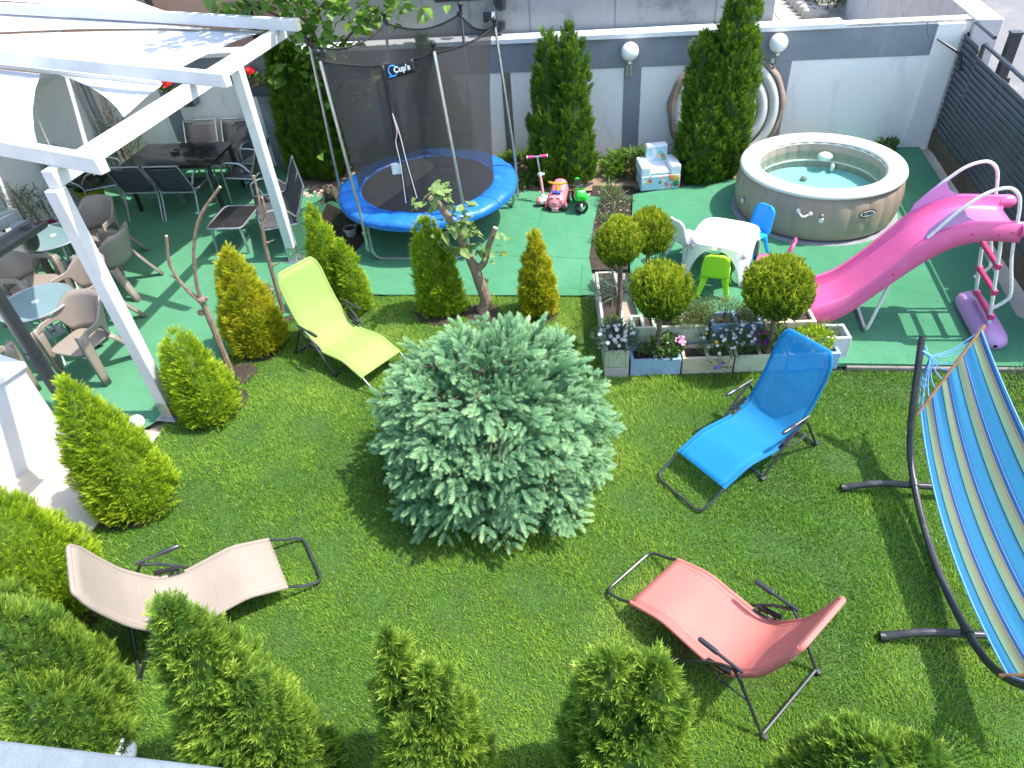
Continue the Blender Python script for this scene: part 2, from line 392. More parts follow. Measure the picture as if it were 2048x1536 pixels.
# street behind the gate and the neighbour's yard
sheet('street', [GT(-.6, -.75)[:2], GT(9, -.75)[:2], (60, -4), (60, 60), (16, 60), (GT(0, -.75) - GD * 12)[:2]], -.03, m_asph)
sheet('verge', [GT(-.3, 0)[:2], GT(9, 0)[:2], GT(9, -.75)[:2], GT(-.3, -.75)[:2]], -.02, M('verge', (.52, .45, .33), (.36, .3, .2), .95, vs=6, bump=.8, bs=60))
yard = [U(1.2, -.3), U(12, -.3), U(12, -14), U(-1.0, -14)]
sheet('neighbour_paving', [p[:2] for p in yard], -.02, M('paving', (.42, .37, .29), (.34, .30, .24), .95, vs=.9, bump=.4, bs=40, fine=.2))

# ================================================================== back wall
WH = 1.80
gw = thing('garden_wall', 'long white rendered garden wall with grey painted band and pilasters behind the trampoline', 'wall', U(6, 0))
mb = MB(); mb.box(U(6.35, -.11, WH / 2 - .02), (12.9, .22, WH - .04), RW); obj('wall_panel', mb, m_wallw, gw, smooth=False)
uR, _ = wall_uz(1875, 60); uC, _ = wall_uz(1690, 40)
mb = MB(); mb.box(U((uC + 12.6) / 2, -.09, WH - .02), (12.6 - uC, .30, .07), RW); obj('coping', mb, m_white, gw, bevel=.008)
mb = MB(); mb.box(U((uC - .35) / 2, -.11, WH - .035), (uC + .33, .22, .03), RW); obj('rough_cap', mb, M('crumbling_cap', (.62, .60, .55), (.4, .37, .33), .95, vs=9, bump=1, bs=30, grime=(.2, .17, .14), gs=5), gw)
mb = MB(); mb.box(U((uR + 12.6) / 2, .004, WH - .26), (12.6 - uR, .012, .40), RW); obj('painted_band', mb, m_grey, gw, smooth=False)
for a, b, mm in ((1246, 1280, m_grey), (1533, 1570, m_grey), (758, 795, m_grey), (1006, 1024, m_bare)):
    yy = 200; u1, u2 = wall_uz(a, yy)[0], wall_uz(b, yy)[0]
    mb = MB(); mb.box(U((u1 + u2) / 2, .003, (WH - .47) / 2 + .005), (abs(u1 - u2), .010, WH - .47), RW); obj('painted_pilaster' if mm is m_grey else 'bare_strip', mb, mm, gw, smooth=False)
for (xa, ya), (xb, yb) in (((547, 260), (590, 330)), ((352, 235), (378, 270))):
    u1 = wall_uz(xa, ya)[0]; mb = MB(); mb.box(U(u1, .003, (WH - .47) / 2 + .005), (.24, .010, WH - .47), RW); obj('painted_pilaster', mb, m_grey, gw, smooth=False)
mb = MB(); mb.box(U(.17, .02, WH / 2 - .03), (.34, .045, WH - .055), RW); obj('end_pier', mb, m_wallw, gw, bevel=.006)
mb = MB()
for pts in (((1866, 78), (1862, 92), (1857, 97), (1853, 99)), ((1855, 46), (1853, 60), (1857, 76)), ((1335, 292), (1352, 284), (1360, 300))):
    mb.tube([U(*((lambda q: (q[0], .006, q[1]))(wall_uz(*p)))) for p in pts], .006, 5)
obj('crack', mb, m_dark, gw)
# left wall
lw = thing('garden_wall', 'white rendered wall at the left end of the patio behind the pink pot', 'wall', LW(3))
mb = MB(); A, B = LW(-.2, -.11, WH / 2 - .02), LW(8, -.11, WH / 2 - .02); mb.beam(A, B, .22, WH - .04); obj('wall_panel', mb, m_wallw, lw, smooth=False)
mb = MB(); mb.beam(LW(-.3, -.10, WH - .015), LW(8, -.10, WH - .015), .28, .06); obj('coping', mb, m_white, lw, bevel=.008)
cp = MB(); cp.tube([LW(.25, .06, 0), LW(.25, .06, 2.3)], .05, 10); cp.tube([LW(.42, .04, 0), LW(.42, .04, 2.3)], .025, 8)
tag(obj('corner_pipe', cp, m_alu), 'pair of pale pipes standing in the corner where the two white walls meet', 'pipe')
# street-side wall beyond the corner
sw = MB(); sw.beam(GT(.12, -.17, WH / 2), GT(-9, -.17, WH / 2), .34, WH); tag(obj('boundary_wall', sw, M('lilac_render', (.55, .53, .54), (.45, .43, .44), .9, vs=2, bump=.3, bs=60, grime=(.28, .2, .18), gs=3), bevel=.01), 'thick pale wall running away along the street past the gate', 'wall')
# wall lamps
def wall_lamp(px, py, lab, shade=None):
    u, z = wall_uz(px, py, .16); c = U(u, .16, z)
    t = thing('wall_lamp', lab, 'wall lamp', U(u, 0, z - .3), group='globe lamps on the garden wall')
    g = MB(); g.ball(c, .125, 24, 16); obj('globe', g, m_globe, t)
    b = MB(); b.tube(cr([U(u, .01, z - .3), U(u, .10, z - .33), U(u, .16, z - .25), U(u, .16, z - .10)], 5), .018, 8)
    b.lathe([(.0, .0), (.06, .0), (.055, .03), (.02, .04)], 14, c - np.array([0, 0, .15])); b.box(U(u, .015, z - .3), (.08, .03, .14), RW); obj('bracket', b, m_galv, t)
wall_lamp(1260, 103, 'white globe lamp on the grey pilaster between the two tall dark thujas')
wall_lamp(1557, 86, 'white globe lamp on the grey pilaster above the round white spa lid')
wall_lamp(776, 142, 'globe lamp on the wall seen through the black trampoline net')
# neighbour's concrete house behind the wall
nb = thing('house', 'unfinished grey concrete house wall rising behind the garden wall', 'house', U(6, -.6))
u1, u2 = wall_uz(1541, 60, -.32)[0], wall_uz(575, 70, -.32)[0]
mb = MB(); mb.box(U((u1 + u2) / 2, -2.3, 2.6), (u2 - u1, 4.0, 5.2), RW); obj('wall', mb, m_conc, nb, smooth=False)
ua = wall_uz(870, 2, -.3)[0]; ub = wall_uz(965, 2, -.3)[0]; za = wall_uz(900, 3, -.3)[1]
mb = MB(); mb.box(U((ua + ub) / 2, -.305, za + .55), (ua - ub, .06, 1.1), RW); obj('window_frame', mb, m_anth, nb, bevel=.01)
mb = MB(); mb.box(U((ua + ub) / 2, -.28, za + .58), (ua - ub - .16, .03, .94), RW); obj('window_pane', mb, M('dark_glass', (.02, .025, .03), rough=.08), nb, smooth=False)
for px in (700, 940, 1060, 1230, 1430):
    uj = wall_uz(px, 40, -.29)[0]
    if u1 < uj < u2: mb = MB(); mb.box(U(uj, -.297, 2.6), (.012, .008, 5.2), RW); obj('render_joint', mb, M('joint', (.2, .2, .2), rough=.95), nb, smooth=False)
q = lambda px, py, v: U(*((lambda s: (s[0], v, s[1]))(wall_uz(px, py, v))))
g = MB(); g.tube([q(990, -40, -.2), q(1000, 4, -.2), q(1003, 20, -.2)], [.1, .095, .06], 10); obj('hopper', g, m_anth, nb)
g = MB(); g.tube(fillet([q(1003, 42, -.16), q(1003, 62, -.16), q(975, 68, -.16), q(958, 80, -.16), q(955, 96, -.12)], .12, 5), .055, 10); obj('downpipe', g, m_anth, nb)
sc = thing('security_lamp', 'small black and white lamp on the grey house wall above the trampoline', 'lamp', q(975, 32, -.25))
g = MB(); a, b = q(967, 32, -.18), q(984, 32, -.18); g.tube([a, b], .05, 12); g.box(q(972, 38, -.24), (.06, .14, .06), RW); obj('lamp_body', g, m_black, sc)
g = MB(); g.tube([b, b + (b - a) * .35], .062, 12); obj('lamp_face', g, m_globe, sc)
# beige house further left
h2 = thing('house', 'beige rendered house with dark posts behind the pergola', 'house', U(10.5, -1.5))
mb = MB(); mb.box(U(12.5, -2.2, 2.6), (7.4, .3, 5.2), RW); obj('wall', mb, m_beige, h2, smooth=False)
mb = MB(); mb.box(U(9.2, -1.9, 2.5), (1.3, .3, 5.0), RW); obj('wall', mb, m_conc, h2, smooth=False)
for uu in (9.95, 10.85, 12.6): mb = MB(); mb.box(U(uu, -1.85, 2.4), (.09, .09, 4.8), RW); obj('post', mb, m_anth, h2, bevel=.005)
sheet('terracotta_paving', [U(8.4, -.3)[:2], U(16, -.3)[:2], U(16, -2)[:2], U(8.4, -2)[:2]], -.012, M('terracotta', (.30, .17, .12), (.22, .12, .09), .8, vs=3))
# things in the neighbour's yard, top right
npv = bpy.data.objects['neighbour_paving']; c0_ = at(1585, 22); m_slab = M('paving_slab', (.46, .41, .33), (.38, .335, .27), .95, vs=1.5, bump=.4, bs=40, fine=.25, grime=(.25, .22, .18), gs=2); slab_me = None
for i in range(-2, 3):
    for j in range(-3, 4):
        p = c0_ + DW * (-i * .93) - NW * (j * 1.23); q = p - np.array(npv.location)
        if slab_me is None: mb = MB(); mb.box((0, 0, 0), (.91, 1.21, .04), RW); o = obj('paving_slab', mb, m_slab, npv, bevel=.006, seg=1); slab_me = o.data
        else: o = bpy.data.objects.new('paving_slab', slab_me); COL.objects.link(o); o.parent = npv
        o.location = (q[0], q[1], -.005 - npv.location.z + .004 * ((i * 3 + j) % 3))
for i in range(6):
    a = at(1590 + 8 * i, -6 + 7.5 * i, .1); mb = MB(); mb.box((a[0], a[1], .1), (.34, .62, .24), rotz(.25 + .03 * (i % 3)))
    lab_ = ('nearest', 'second', 'third', 'fourth', 'fifth', 'farthest')[5 - i] + ' pale rounded edging stone of the row by the neighbour\'s flower bed'
    tag(obj('edging_stone', mb, M('edging', (.46, .42, .36), (.36, .33, .28), .95, vs=8, bump=.5, bs=50) if i == 0 else bpy.data.materials['edging'], bevel=.07, seg=3), lab_, 'edging stone', 'edging stones in the neighbour\'s yard')
sheet('flower_bed', [at(*p)[:2] for p in ((1612, 45), (1600, -20), (1740, -20), (1735, 40))], -.008, m_soil)
fe = thing('wire_fence', 'chain link fence with thin posts in the neighbour\'s yard', 'fence', at(1745, 40))
A, B = at(1712, 42), at(1800, 32)
for k in range(3): mb = MB(); p = A + (B - A) * k / 2; mb.tube([p, p + np.array([0, 0, 1.4])], .03, 8); obj('post', mb, m_conc, fe)
mb = MB(); dd = B - A; L = np.linalg.norm(dd)
for k in np.arange(-1.4, L, .11):
    for sg in (1, -1):
        a0, a1 = max(k, 0), min(k + 1.4, L)
        if a1 <= a0: continue
        z = lambda a: (a - k) if sg > 0 else 1.4 - (a - k)
        P = [A + dd / L * a + np.array([0, 0, z(a)]) for a in (a0, a1)]; mb.tube(P, .004, 3, cap=False)
tag(obj('wire_mesh', mb, m_galv, fe), kind='stuff')
# ================================================================== gate
gate = thing('sliding_gate', 'dark grey slatted metal gate with a rail along the top at the right edge', 'gate', GT(2))
def gate_panel(s0, s1, z1, nsl):
    for k in range(nsl):
        z = .30 + (z1 - .30) * (k + .5) / nsl; h = (z1 - .3) / nsl
        mb = MB(); c = (GT(s0, .045, z) + GT(s1, .045, z)) / 2; x = GD; y = nrm(GN * .28 + np.array([0, 0, 1.]) * .96); zz = np.cross(x, y)
        sag = random.uniform(-.006, .006)
        mb.box(c + np.array([0, 0, sag]), (s1 - s0, h * 1.42, .014), np.array([x, y, zz]).T)
        o = obj('slat', mb, m_slat, gate, bevel=.003, seg=1)
    for s in (s0 - .012, s1 + .012):
        mb = MB(); mb.beam(GT(s, .0, .26), GT(s, .0, z1 + .02), .05, .024, up=GD); obj('upright', mb, m_anth, gate)
gate_panel(.04, .63, 1.60, 17); gate_panel(.655, 1.64, 1.50, 16); gate_panel(1.67, 2.77, 1.50, 16); gate_panel(2.80, 3.92, 1.50, 16); gate_panel(3.95, 5.2, 1.5, 16)
mb = MB(); mb.tube(fillet([GT(.05, -.02, 1.5), GT(.05, -.02, 1.76), GT(.85, -.02, 1.76)], .06), .024, 8); obj('top_rail', mb, m_tube, gate)
mb = MB(); mb.tube(fillet([GT(.72, .03, 1.50), GT(.72, .03, 1.66), GT(5.2, .03, 1.66)], .06), .026, 8); obj('top_rail', mb, m_tube, gate)
mb = MB(); mb.box(GT(.95, -.2, .92), (.12, .12, 1.84), np.array([GD, GN, [0, 0, 1]]).T); o = obj('post', mb, m_anth, gate, bevel=.006)
mb = MB(); mb.box(GT(.95, -.2, 1.845), (.135, .135, .02), np.array([GD, GN, [0, 0, 1]]).T); obj('post_cap', mb, m_anth, o)
mb = MB(); mb.tube([U(.32, .07, 1.56), GT(.30, .12, 1.42), GT(.42, .1, 1.24)], [.012, .022, .02], 8); obj('latch_arm', mb, m_black, gate)
mb = MB(); mb.beam(GT(-.02, .03, .17), GT(5.2, .03, .17), .05, .26); obj('base_board', mb, M('old_board', (.17, .13, .085), (.09, .07, .05), .9, vs=3, bump=.6, bs=25, fine=.3), gate)
# ================================================================== pergola
m_sail = M('white_sailcloth', (.74, .75, .77), (.71, .72, .745), .9, vs=2, bump=.1, bs=150, trans=.22)
P1, P2 = np.array([-3.41, 5.35, 0]), np.array([-2.71, 8.30, 0]); BD = nrm(P2 - P1); RD = np.array([-.868, .497, 0])
pg = thing('pergola', 'white timber pergola on two slanting-looking square posts over the patio', 'pergola', (P1 + P2) / 2)
RB = np.array([BD, np.cross((0, 0, 1), BD), [0, 0, 1]]).T
for p in (P1, P2):
    mb = MB(); mb.beam(p + [0, 0, .20], p + [0, 0, 2.40], .115, .115, up=BD); o = obj('post', mb, m_wood_w, pg, bevel=.006)
    mb = MB(); mb.beam(p + [0, 0, .012], p + [0, 0, .21], .124, .124, up=BD); mb.box(p + [0, 0, .016], (.22, .22, .008), RB)
    mb.ball(p + BD * -.064 + [0, 0, .12], .012, 8, 5); mb.ball(p + np.cross(BD, (0, 0, 1)) * .064 + [0, 0, .08], .012, 8, 5); obj('post_shoe', mb, m_galv, o, bevel=.003)
mb = MB(); mb.beam(P1 + BD * .0 + [0, 0, 2.47], P2 + BD * 1.25 + [0, 0, 2.47], .10, .14); obj('beam', mb, m_wood_w, pg, bevel=.006)
for (px, py, L) in ((205, 330, 3.6), (455, 160, 4.4), (597, 50, 6.5)):
    a = at(px, py, 2.60); mb = MB(); mb.beam(a, a + RD * L, .085, .13); o = obj('rafter', mb, m_wood_w, pg, bevel=.006)
    mb = MB(); mb.beam(a + RD * .004 + [0, 0, 0], a - RD * .003, .07, .115); obj('sawn_end', mb, M('sawn_end', (.70, .62, .47), (.6, .5, .36), .9, vs=20) if 'sawn_end' not in bpy.data.materials else bpy.data.materials['sawn_end'], o, smooth=False)
for (px, py, L, z) in ((320, 166, 3.6, 2.42), (430, 66, 5, 2.44)):
    a = at(px, py, z); mb = MB(); mb.beam(a, a + RD * L, .05, .05); obj('batten', mb, m_wood_w, pg, bevel=.003)
def sail(lab, z, pts, sag=.06):
    P = [np.array([*at(*p, z)[:2], z]) for p in pts]; c = sum(P) / len(P); n = len(P); V = []; Fc = []; K = 7
    for k in range(K):
        for p in P: V.append(c + (p - c) * (k + 1) / K - np.array([0, 0, sag * (1 - ((k + 1) / K) ** 2)]))
    V.append(c - np.array([0, 0, sag])); ci = len(V) - 1
    for i in range(n): Fc.append((ci, i, (i + 1) % n))
    for k in range(K - 1):
        for i in range(n): Fc.append((k * n + i, (k + 1) * n + i, (k + 1) * n + (i + 1) % n, k * n + (i + 1) % n))
    mb = MB(); mb.add(V, Fc); return tag(obj('shade_sail', mb, m_sail, solid=.003, ang=None), lab, 'shade sail', 'shade sails under the pergola')
sail('largest white shade sail stretched between the middle and the far rafter', 2.49, [(-420, 95), (-200, 78), (0, 68), (200, 63), (400, 59), (500, 60), (528, 63), (470, 82), (400, 115), (347, 143), (240, 135), (0, 113), (-420, 90)])
sail('white shade sail at the left edge of the photo below the middle rafter', 2.44, [(-420, 120), (-200, 130), (0, 139), (81, 148), (70, 180), (65, 220), (68, 262), (79, 304), (0, 298), (-420, 270)])
sail('small pointed white shade sail corner hanging below the middle rafter', 2.40, [(95, 140), (215, 158), (322, 172), (292, 194), (262, 222), (247, 234), (236, 218), (215, 197), (180, 173), (140, 155)], .02)
sail('narrow white shade sail just below the far rafter', 2.52, [(-420, -10), (-200, 10), (0, 20), (150, 31), (420, 58), (330, 56), (150, 58), (0, 64), (-300, 74)], .03)
sail('white shade sail beyond the far rafter at the top left corner', 2.62, [(-420, -60), (0, -60), (180, -30), (250, -6), (335, 24), (200, 15), (0, 1), (-420, -30)], .04)

# ================================================================== patio furniture
m_sling = M('dark_sling_mesh', (.075, .075, .08), (.05, .05, .055), .7, vs=30, bump=.2, bs=400, alpha=.9)
m_taupe = M('taupe_plastic', (.27, .225, .185), (.245, .205, .17), .42, vs=3, bump=.03, bs=200)
m_tglass = M('smoked_glass', (.02, .02, .022), rough=.10, spec=.6)
m_fglass = M('frosted_glass', (.16, .25, .26), (.13, .21, .22), .22, spec=.6, vs=1)
sq = lambda a, b, n=4.0, k=28: [np.array([a * np.sign(math.cos(t)) * abs(math.cos(t)) ** (2 / n), b * np.sign(math.sin(t)) * abs(math.sin(t)) ** (2 / n)]) for t in np.linspace(0, 2 * math.pi, k, endpoint=False)]
def sling_chair(name, lab, cat, w, group, lean=.16, hb=.83):
    t = thing(name, lab, cat, world=False, group=group)
    for s in (-1, 1):
        x = s * w / 2
        mb = MB(); mb.tube(fillet([(x, .25, 0), (x, .24, .60), (x, .12, .645), (x, -.10, .63), (x, -.21, .50)], .09), .014, 8); obj('arm_frame', mb, m_alu, t)
        mb = MB(); mb.tube(cr([(x, -.36, 0), (x, -.22, .40), (x, -.22 - lean * .5, .62), (x, -.24 - lean, hb)], 5), .014, 8); obj('back_post', mb, m_alu, t)
        mb = MB(); mb.tube([(x, .25, .41), (x, -.21, .395)], .012, 8); obj('seat_rail', mb, m_alu, t)
    mb = MB(); mb.tube(fillet([(-w / 2, -.24 - lean, hb), (-w / 2, -.25 - lean, hb + .03), (w / 2, -.25 - lean, hb + .03), (w / 2, -.24 - lean, hb)], .03), .012, 8); obj('top_rail', mb, m_alu, t)
    for y_, z_ in ((-.21, .385), (.24, .39)): mb = MB(); mb.tube([(-w / 2, y_, z_), (w / 2, y_, z_)], .011, 8); obj('cross_rail', mb, m_alu, t)
    prof = cr([(.25, .415), (.05, .395), (-.17, .40), (-.235, .47), (-.23 - lean * .5, .66), (-.24 - lean, hb)], 5)
    G = [[(u * (w / 2 - .008), p[0], p[1] - .012 * (1 - u * u)) for u in np.linspace(-1, 1, 5)] for p in prof]
    mb = MB(); mb.grid(G); obj('sling', mb, m_sling, t, solid=.004, ang=None); return t
def place(t, x, y, ang): t.location = (x, y, .012); t.rotation_euler = (0, 0, math.radians(ang))
g1 = 'sling chairs round the dining table'
c0 = sling_chair('dining_chair', 'left one of the two dark sling chairs with their backs to the lawn', 'chair', .53, g1); place(c0, -5.15, 10.20, -9)
dup(c0, (-4.57, 10.10, .012), math.radians(-9), 'right one of the two dark sling chairs with their backs to the lawn', g1)
dup(c0, (-4.66, 11.14, .012), math.radians(173), 'left one of the two sling chairs on the wall side of the dining table', g1)
dup(c0, (-4.06, 11.04, .012), math.radians(169), 'right one of the two sling chairs on the wall side of the dining table', g1)
dup(c0, (-3.72, 10.42, .012), math.radians(78), 'dark sling chair at the right end of the dining table by the pergola post', g1)
c6 = sling_chair('lounge_chair', 'dark reclined lounge chair at the left end of the dining table', 'lounge chair', .56, None, .36, 1.0); place(c6, -5.95, 10.55, -80)
b0 = sling_chair('garden_bench', 'dark two-seat sling bench with silver frame behind the pergola post', 'bench', 1.12, None, .16, .84); place(b0, -2.98, 8.98, 108)
mb = MB(); mb.tube([(0, -.24, .39), (0, -.40, .85)], .012, 8); obj('centre_post', mb, m_alu, b0)
def beam_table(name, lab, C, L, Wd, H, ang, mtop, mfr, lx, th=.012, rnd=.0):
    t = thing(name, lab, 'table', (C[0], C[1], .012), math.radians(ang), world=False)
    mb = MB()
    if rnd: mb.prism(sq(L / 2 - .02, Wd / 2 - .02, 9), H - th, H)
    else: mb.box((0, 0, H - th / 2), (L, Wd, th))
    obj('tabletop', mb, mtop, t, bevel=.003)
    for sx in (-1, 1):
        for sy in (-1, 1): mb = MB(); mb.beam((sx * (L / 2 - lx), sy * (Wd / 2 - lx), H - .02), (sx * (L / 2 - lx * .6), sy * (Wd / 2 - lx * .6), 0), .05 if not rnd else .03, .05 if not rnd else .03, up=(0, 1, 0)); obj('leg', mb, mfr, t, bevel=.006)
    mb = MB()
    if rnd: mb.tube([(p[0], p[1], H - .012) for p in sq(L / 2, Wd / 2, 9)], .014, 8, closed=True)
    else:
        for a, b in (((-1, -1), (1, -1)), ((1, -1), (1, 1)), ((1, 1), (-1, 1)), ((-1, 1), (-1, -1))):
            mb.beam((a[0] * (L / 2 - .04), a[1] * (Wd / 2 - .04), H - .035), (b[0] * (L / 2 - .04), b[1] * (Wd / 2 - .04), H - .035), .03, .04)
    obj('table_frame', mb, mfr, t); return t
beam_table('dining_table', 'long dining table with black glossy glass top under the pergola', (-4.69, 10.52), 1.42, .88, .72, -8.9, m_tglass, m_dark, .07)
beam_table('side_table', 'low side table with dark glass top and silver rim beside the sling bench', (-3.55, 8.90), .50, .66, .40, -8, m_tglass, m_alu, .05, rnd=1)
a = at(350, 305, .735); mb = MB(); mb.lathe([(.0, 0), (.055, 0), (.07, .03), (.06, .035), (.045, .012), (0, .012)], 18, (a[0], a[1], .7325)); tag(obj('ashtray', mb, m_black), 'small dark round ashtray on the black dining table', 'ashtray')
def round_table(lab, C):
    t = thing('round_table', lab, 'table', (C[0], C[1], .012), .4, 'round glass tables on the patio', False)
    mb = MB(); mb.lathe([(.02, .695), (.36, .695), (.36, .703), (.02, .703)], 40); obj('glass_top', mb, m_fglass, t)
    mb = MB(); mb.tube([(.37 * math.cos(a), .37 * math.sin(a), .697) for a in np.linspace(0, 2 * math.pi, 40, endpoint=False)], .014, 8, closed=True); obj('rim', mb, m_alu, t)
    mb = MB(); mb.lathe([(.012, .69), (.035, .70), (.035, .71), (.012, .71), (.012, .69)], 16); obj('parasol_ring', mb, m_white, t)
    for k in range(4):
        a = math.pi / 2 * k; d = np.array([math.cos(a), math.sin(a), 0]); z = lambda q: np.array([0, 0, q])
        mb = MB(); mb.tube(cr([d * .34 + z(.69), d * .18 + z(.50), d * .10 + z(.30), d * .20 + z(.10), d * .30], 5), .012, 8); obj('leg', mb, m_alu, t)
    mb = MB(); mb.lathe([(.03, .30), (.12, .30), (.12, .315), (.03, .315)], 20); obj('shelf', mb, m_alu, t); return t
round_table('round frosted glass table nearer the grey downpipe', (-4.99, 6.57)); round_table('round frosted glass table beside the pink pot', (-5.50, 8.15))
def armchair():
    t = thing('plastic_armchair', '', 'armchair', world=False)
    mb = MB(); P = sq(.225, .225, 5); V = [(p[0], p[1] + .02, .395 + (.02 if p[1] > .1 else 0) * 0) for p in P]; mb.prism([(p[0], p[1] + .02) for p in P], .385, .41); obj('seat', mb, m_taupe, t, bevel=.01)
    sm = lambda x: x * x * (3 - 2 * x) if 0 < x < 1 else float(x >= 1)
    cols = []
    for f in np.linspace(-1, 1, 41):
        ph = f * 2.45; a = abs(ph); k = sm((a - .75) / .6)
        if a <= 1.57: bx, by = .285 * math.sin(ph), -.25 * math.cos(ph)
        else: bx, by = math.copysign(.285 + .01 * (a - 1.57), ph), (a - 1.57) * .25
        zl, zh = .40 + .19 * sm((a - .95) / .35), .82 - .17 * k - .05 * sm((a - 2.0) / .45)
        if a > 1.9: zl -= .03 * (a - 1.9) / .55
        cols.append([(bx * (1 + .10 * (z - .4)), by - (z - .4) * .26 * (1 - k), z) for z in np.linspace(zl, zh, 7)])
    mb = MB(); mb.grid(cols); obj('backrest', mb, m_taupe, t, solid=.018, ang=50)
    for s in (-1, 1):
        mb = MB(); mb.grid([[(s * (.30 + .0 * v), .12 + .02 * v + w * (.125 - .04 * v), .63 * (1 - v)) for v in np.linspace(0, 1, 6)] for w in np.linspace(0, 1, 4)]); mb.grid([[(s * (.30 - w * .05), .22 + .0 * v - .04 * v + .02 * v, .63 * (1 - v)) for v in np.linspace(0, 1, 6)] for w in (0, 1)])
        obj('leg', mb, m_taupe, t, solid=.014, ang=40)
        mb = MB(); mb.grid([[(s * (.18 + .10 * v + w * .07), -.20 - .20 * v + .03 * w, .41 * (1 - v)) for v in np.linspace(0, 1, 5)] for w in (0, 1)]); mb.grid([[(s * (.25 + .09 * v), -.17 - .20 * v + .05 * w * (1 - .4 * v), .41 * (1 - v)) for v in np.linspace(0, 1, 5)] for w in (0, 1)])
        obj('leg', mb, m_taupe, t, solid=.014, ang=40)
    return t
ac = armchair(); g2 = 'taupe plastic armchairs on the patio'
AC = [((-4.48, 6.20), 160, 'taupe plastic armchair nearest the lawn, its back to the white pergola post'), ((-4.78, 7.06), 150, 'taupe plastic armchair between the two round glass tables, open towards the downpipe'),
      ((-5.62, 7.52), -98, 'taupe plastic armchair at the left edge between the two round tables'), ((-4.85, 7.95), 82, 'taupe plastic armchair half hidden by the near pergola post, seen from behind'),
      ((-5.28, 8.66), 165, 'taupe plastic armchair with its tall back below the lime green pot'), ((-6.02, 8.02), -72, 'taupe plastic armchair in front of the pink pot'), ((-5.35, 5.85), -20, 'taupe plastic armchair hidden behind the downpipe at the near round table')]
for i, (p, a, lab) in enumerate(AC):
    if i == 0: ac.location = (*p, .012); ac.rotation_euler = (0, 0, math.radians(a)); ac['label'] = lab; ac['group'] = g2
    else: dup(ac, (*p, .012), math.radians(a), lab, g2)

# ================================================================== own house corner, gutter, grill, balcony
hc = thing('terrace_wall', 'low grey-white wall with a white slab on top at the left edge beside the path', 'wall', (-4.6, 4.7, 0))
e = np.array([-.457, -.889, 0]); f = np.array([-.889, .457, 0]); A = np.array([-4.36, 5.16, 0])
Rh = np.array([-e, -f, [0, 0, 1]]).T
mb = MB(); mb.box(A + e * 1.6 + f * .8 + [0, 0, .43], (3.2, 1.6, .86), Rh); obj('wall', mb, M('pale_grey_render', (.56, .575, .60), (.52, .535, .56), .9, vs=1.2, bump=.2, bs=120), hc, bevel=.006)
mb = MB(); mb.box(A + e * 1.6 + f * .8 + [0, 0, .895], (3.26, 1.66, .06), Rh); obj('top_slab', mb, m_white, hc, bevel=.01)
dp = thing('downpipe', 'dark grey downpipe with an elbow and gutter end at the left edge of the photo', 'downpipe', (-4.24, 5.22, 0))
B = np.array([-4.24, 5.22, 0]); T0 = B + [0, 0, 2.05]; T1 = at(22, 540, 2.3); T2 = at(58, 480, 2.42)
mb = MB(); mb.tube([B, B + [0, 0, 2.02]], .058, 14); obj('pipe', mb, m_anth, dp)
mb = MB(); mb.tube(fillet([B + [0, 0, 1.98], T0 + [0, 0, .12], T2 + [0, 0, -.04], T2 + [0, 0, .12]], .16, 6), .06, 14); obj('elbow', mb, m_anth, dp)
for z in (.30, .95, 1.7): mb = MB(); mb.lathe([(.06, z), (.066, z), (.066, z + .05), (.06, z + .05)], 16, B); obj('clip', mb, m_galv if z < .5 else m_anth, dp)
g0, g1_ = at(76, 438, 2.55), at(0, 486, 2.55); gd = nrm(g1_ - g0); mb = MB()
gs = np.cross(gd, (0, 0, 1)); G = [[p + gs * .07 * math.cos(t) + np.array([0, 0, -.07 * math.sin(t)]) for t in np.linspace(0, math.pi, 9)] for p in (g0, g0 + gd * 2.2)]
mb.grid(G); obj('gutter', mb, m_anth, dp, solid=.004)
bb = thing('barbecue', 'grey metal barbecue with its lid up at the left edge behind the round tables', 'barbecue', (-6.42, 8.55, .012))
c = np.array([-6.42, 8.55, .88]); Rb = rotz(-.5)
mb = MB(); mb.box(c + [0, 0, -.05], (.62, .45, .16), Rb); obj('fire_box', mb, m_alu, bb, bevel=.02)
mb = MB(); mb.box(c + [-.05, .18, .22], (.62, .10, .38), Rb); obj('lid', mb, m_alu, bb, bevel=.03)
mb = MB(); mb.box(c + [0, 0, .035], (.5, .34, .012), Rb); obj('enamel_tray', mb, M('enamel', (.25, .55, .45), (.5, .55, .42), .4, vs=6), bb)
for sx in (-1, 1):
    for sy in (-1, 1): mb = MB(); o = Rb @ np.array([sx * .26, sy * .18, 0]); mb.beam(c + o + [0, 0, -.1], np.array([c[0], c[1], .012]) + o, .03, .03, up=(0, 1, 0)); obj('leg', mb, m_dark, bb)
mb = MB(); a, b = at(-30, 1474, 3.62), at(520, 1541, 3.62); d = nrm(b - a); nn = np.cross(d, (0, 0, 1)); pts = [a - d * .6, b + d * .6]
c = (a + b) / 2 + nn * .11; mb.box(c + [0, 0, -.03], (np.linalg.norm(b - a) + 1.2, .22, .06), np.array([d, -nn, [0, 0, 1]]).T)
bl = thing('balcony_parapet', 'pale blue-grey top of the balcony parapet across the bottom left corner', 'parapet', (c[0], c[1], 0))
obj('cap', mb, M('pale_blue_paint', (.20, .24, .265), (.16, .19, .215), .6, vs=9, bump=.3, bs=60, fine=.15, grime=(.33, .35, .36), gs=7), bl, bevel=.006)
mb = MB(); mb.box(c + nn * .02 + [0, 0, -.56], (np.linalg.norm(b - a) + 1.2, .14, 1.0), np.array([d, -nn, [0, 0, 1]]).T); obj('wall', mb, m_wallw, bl)
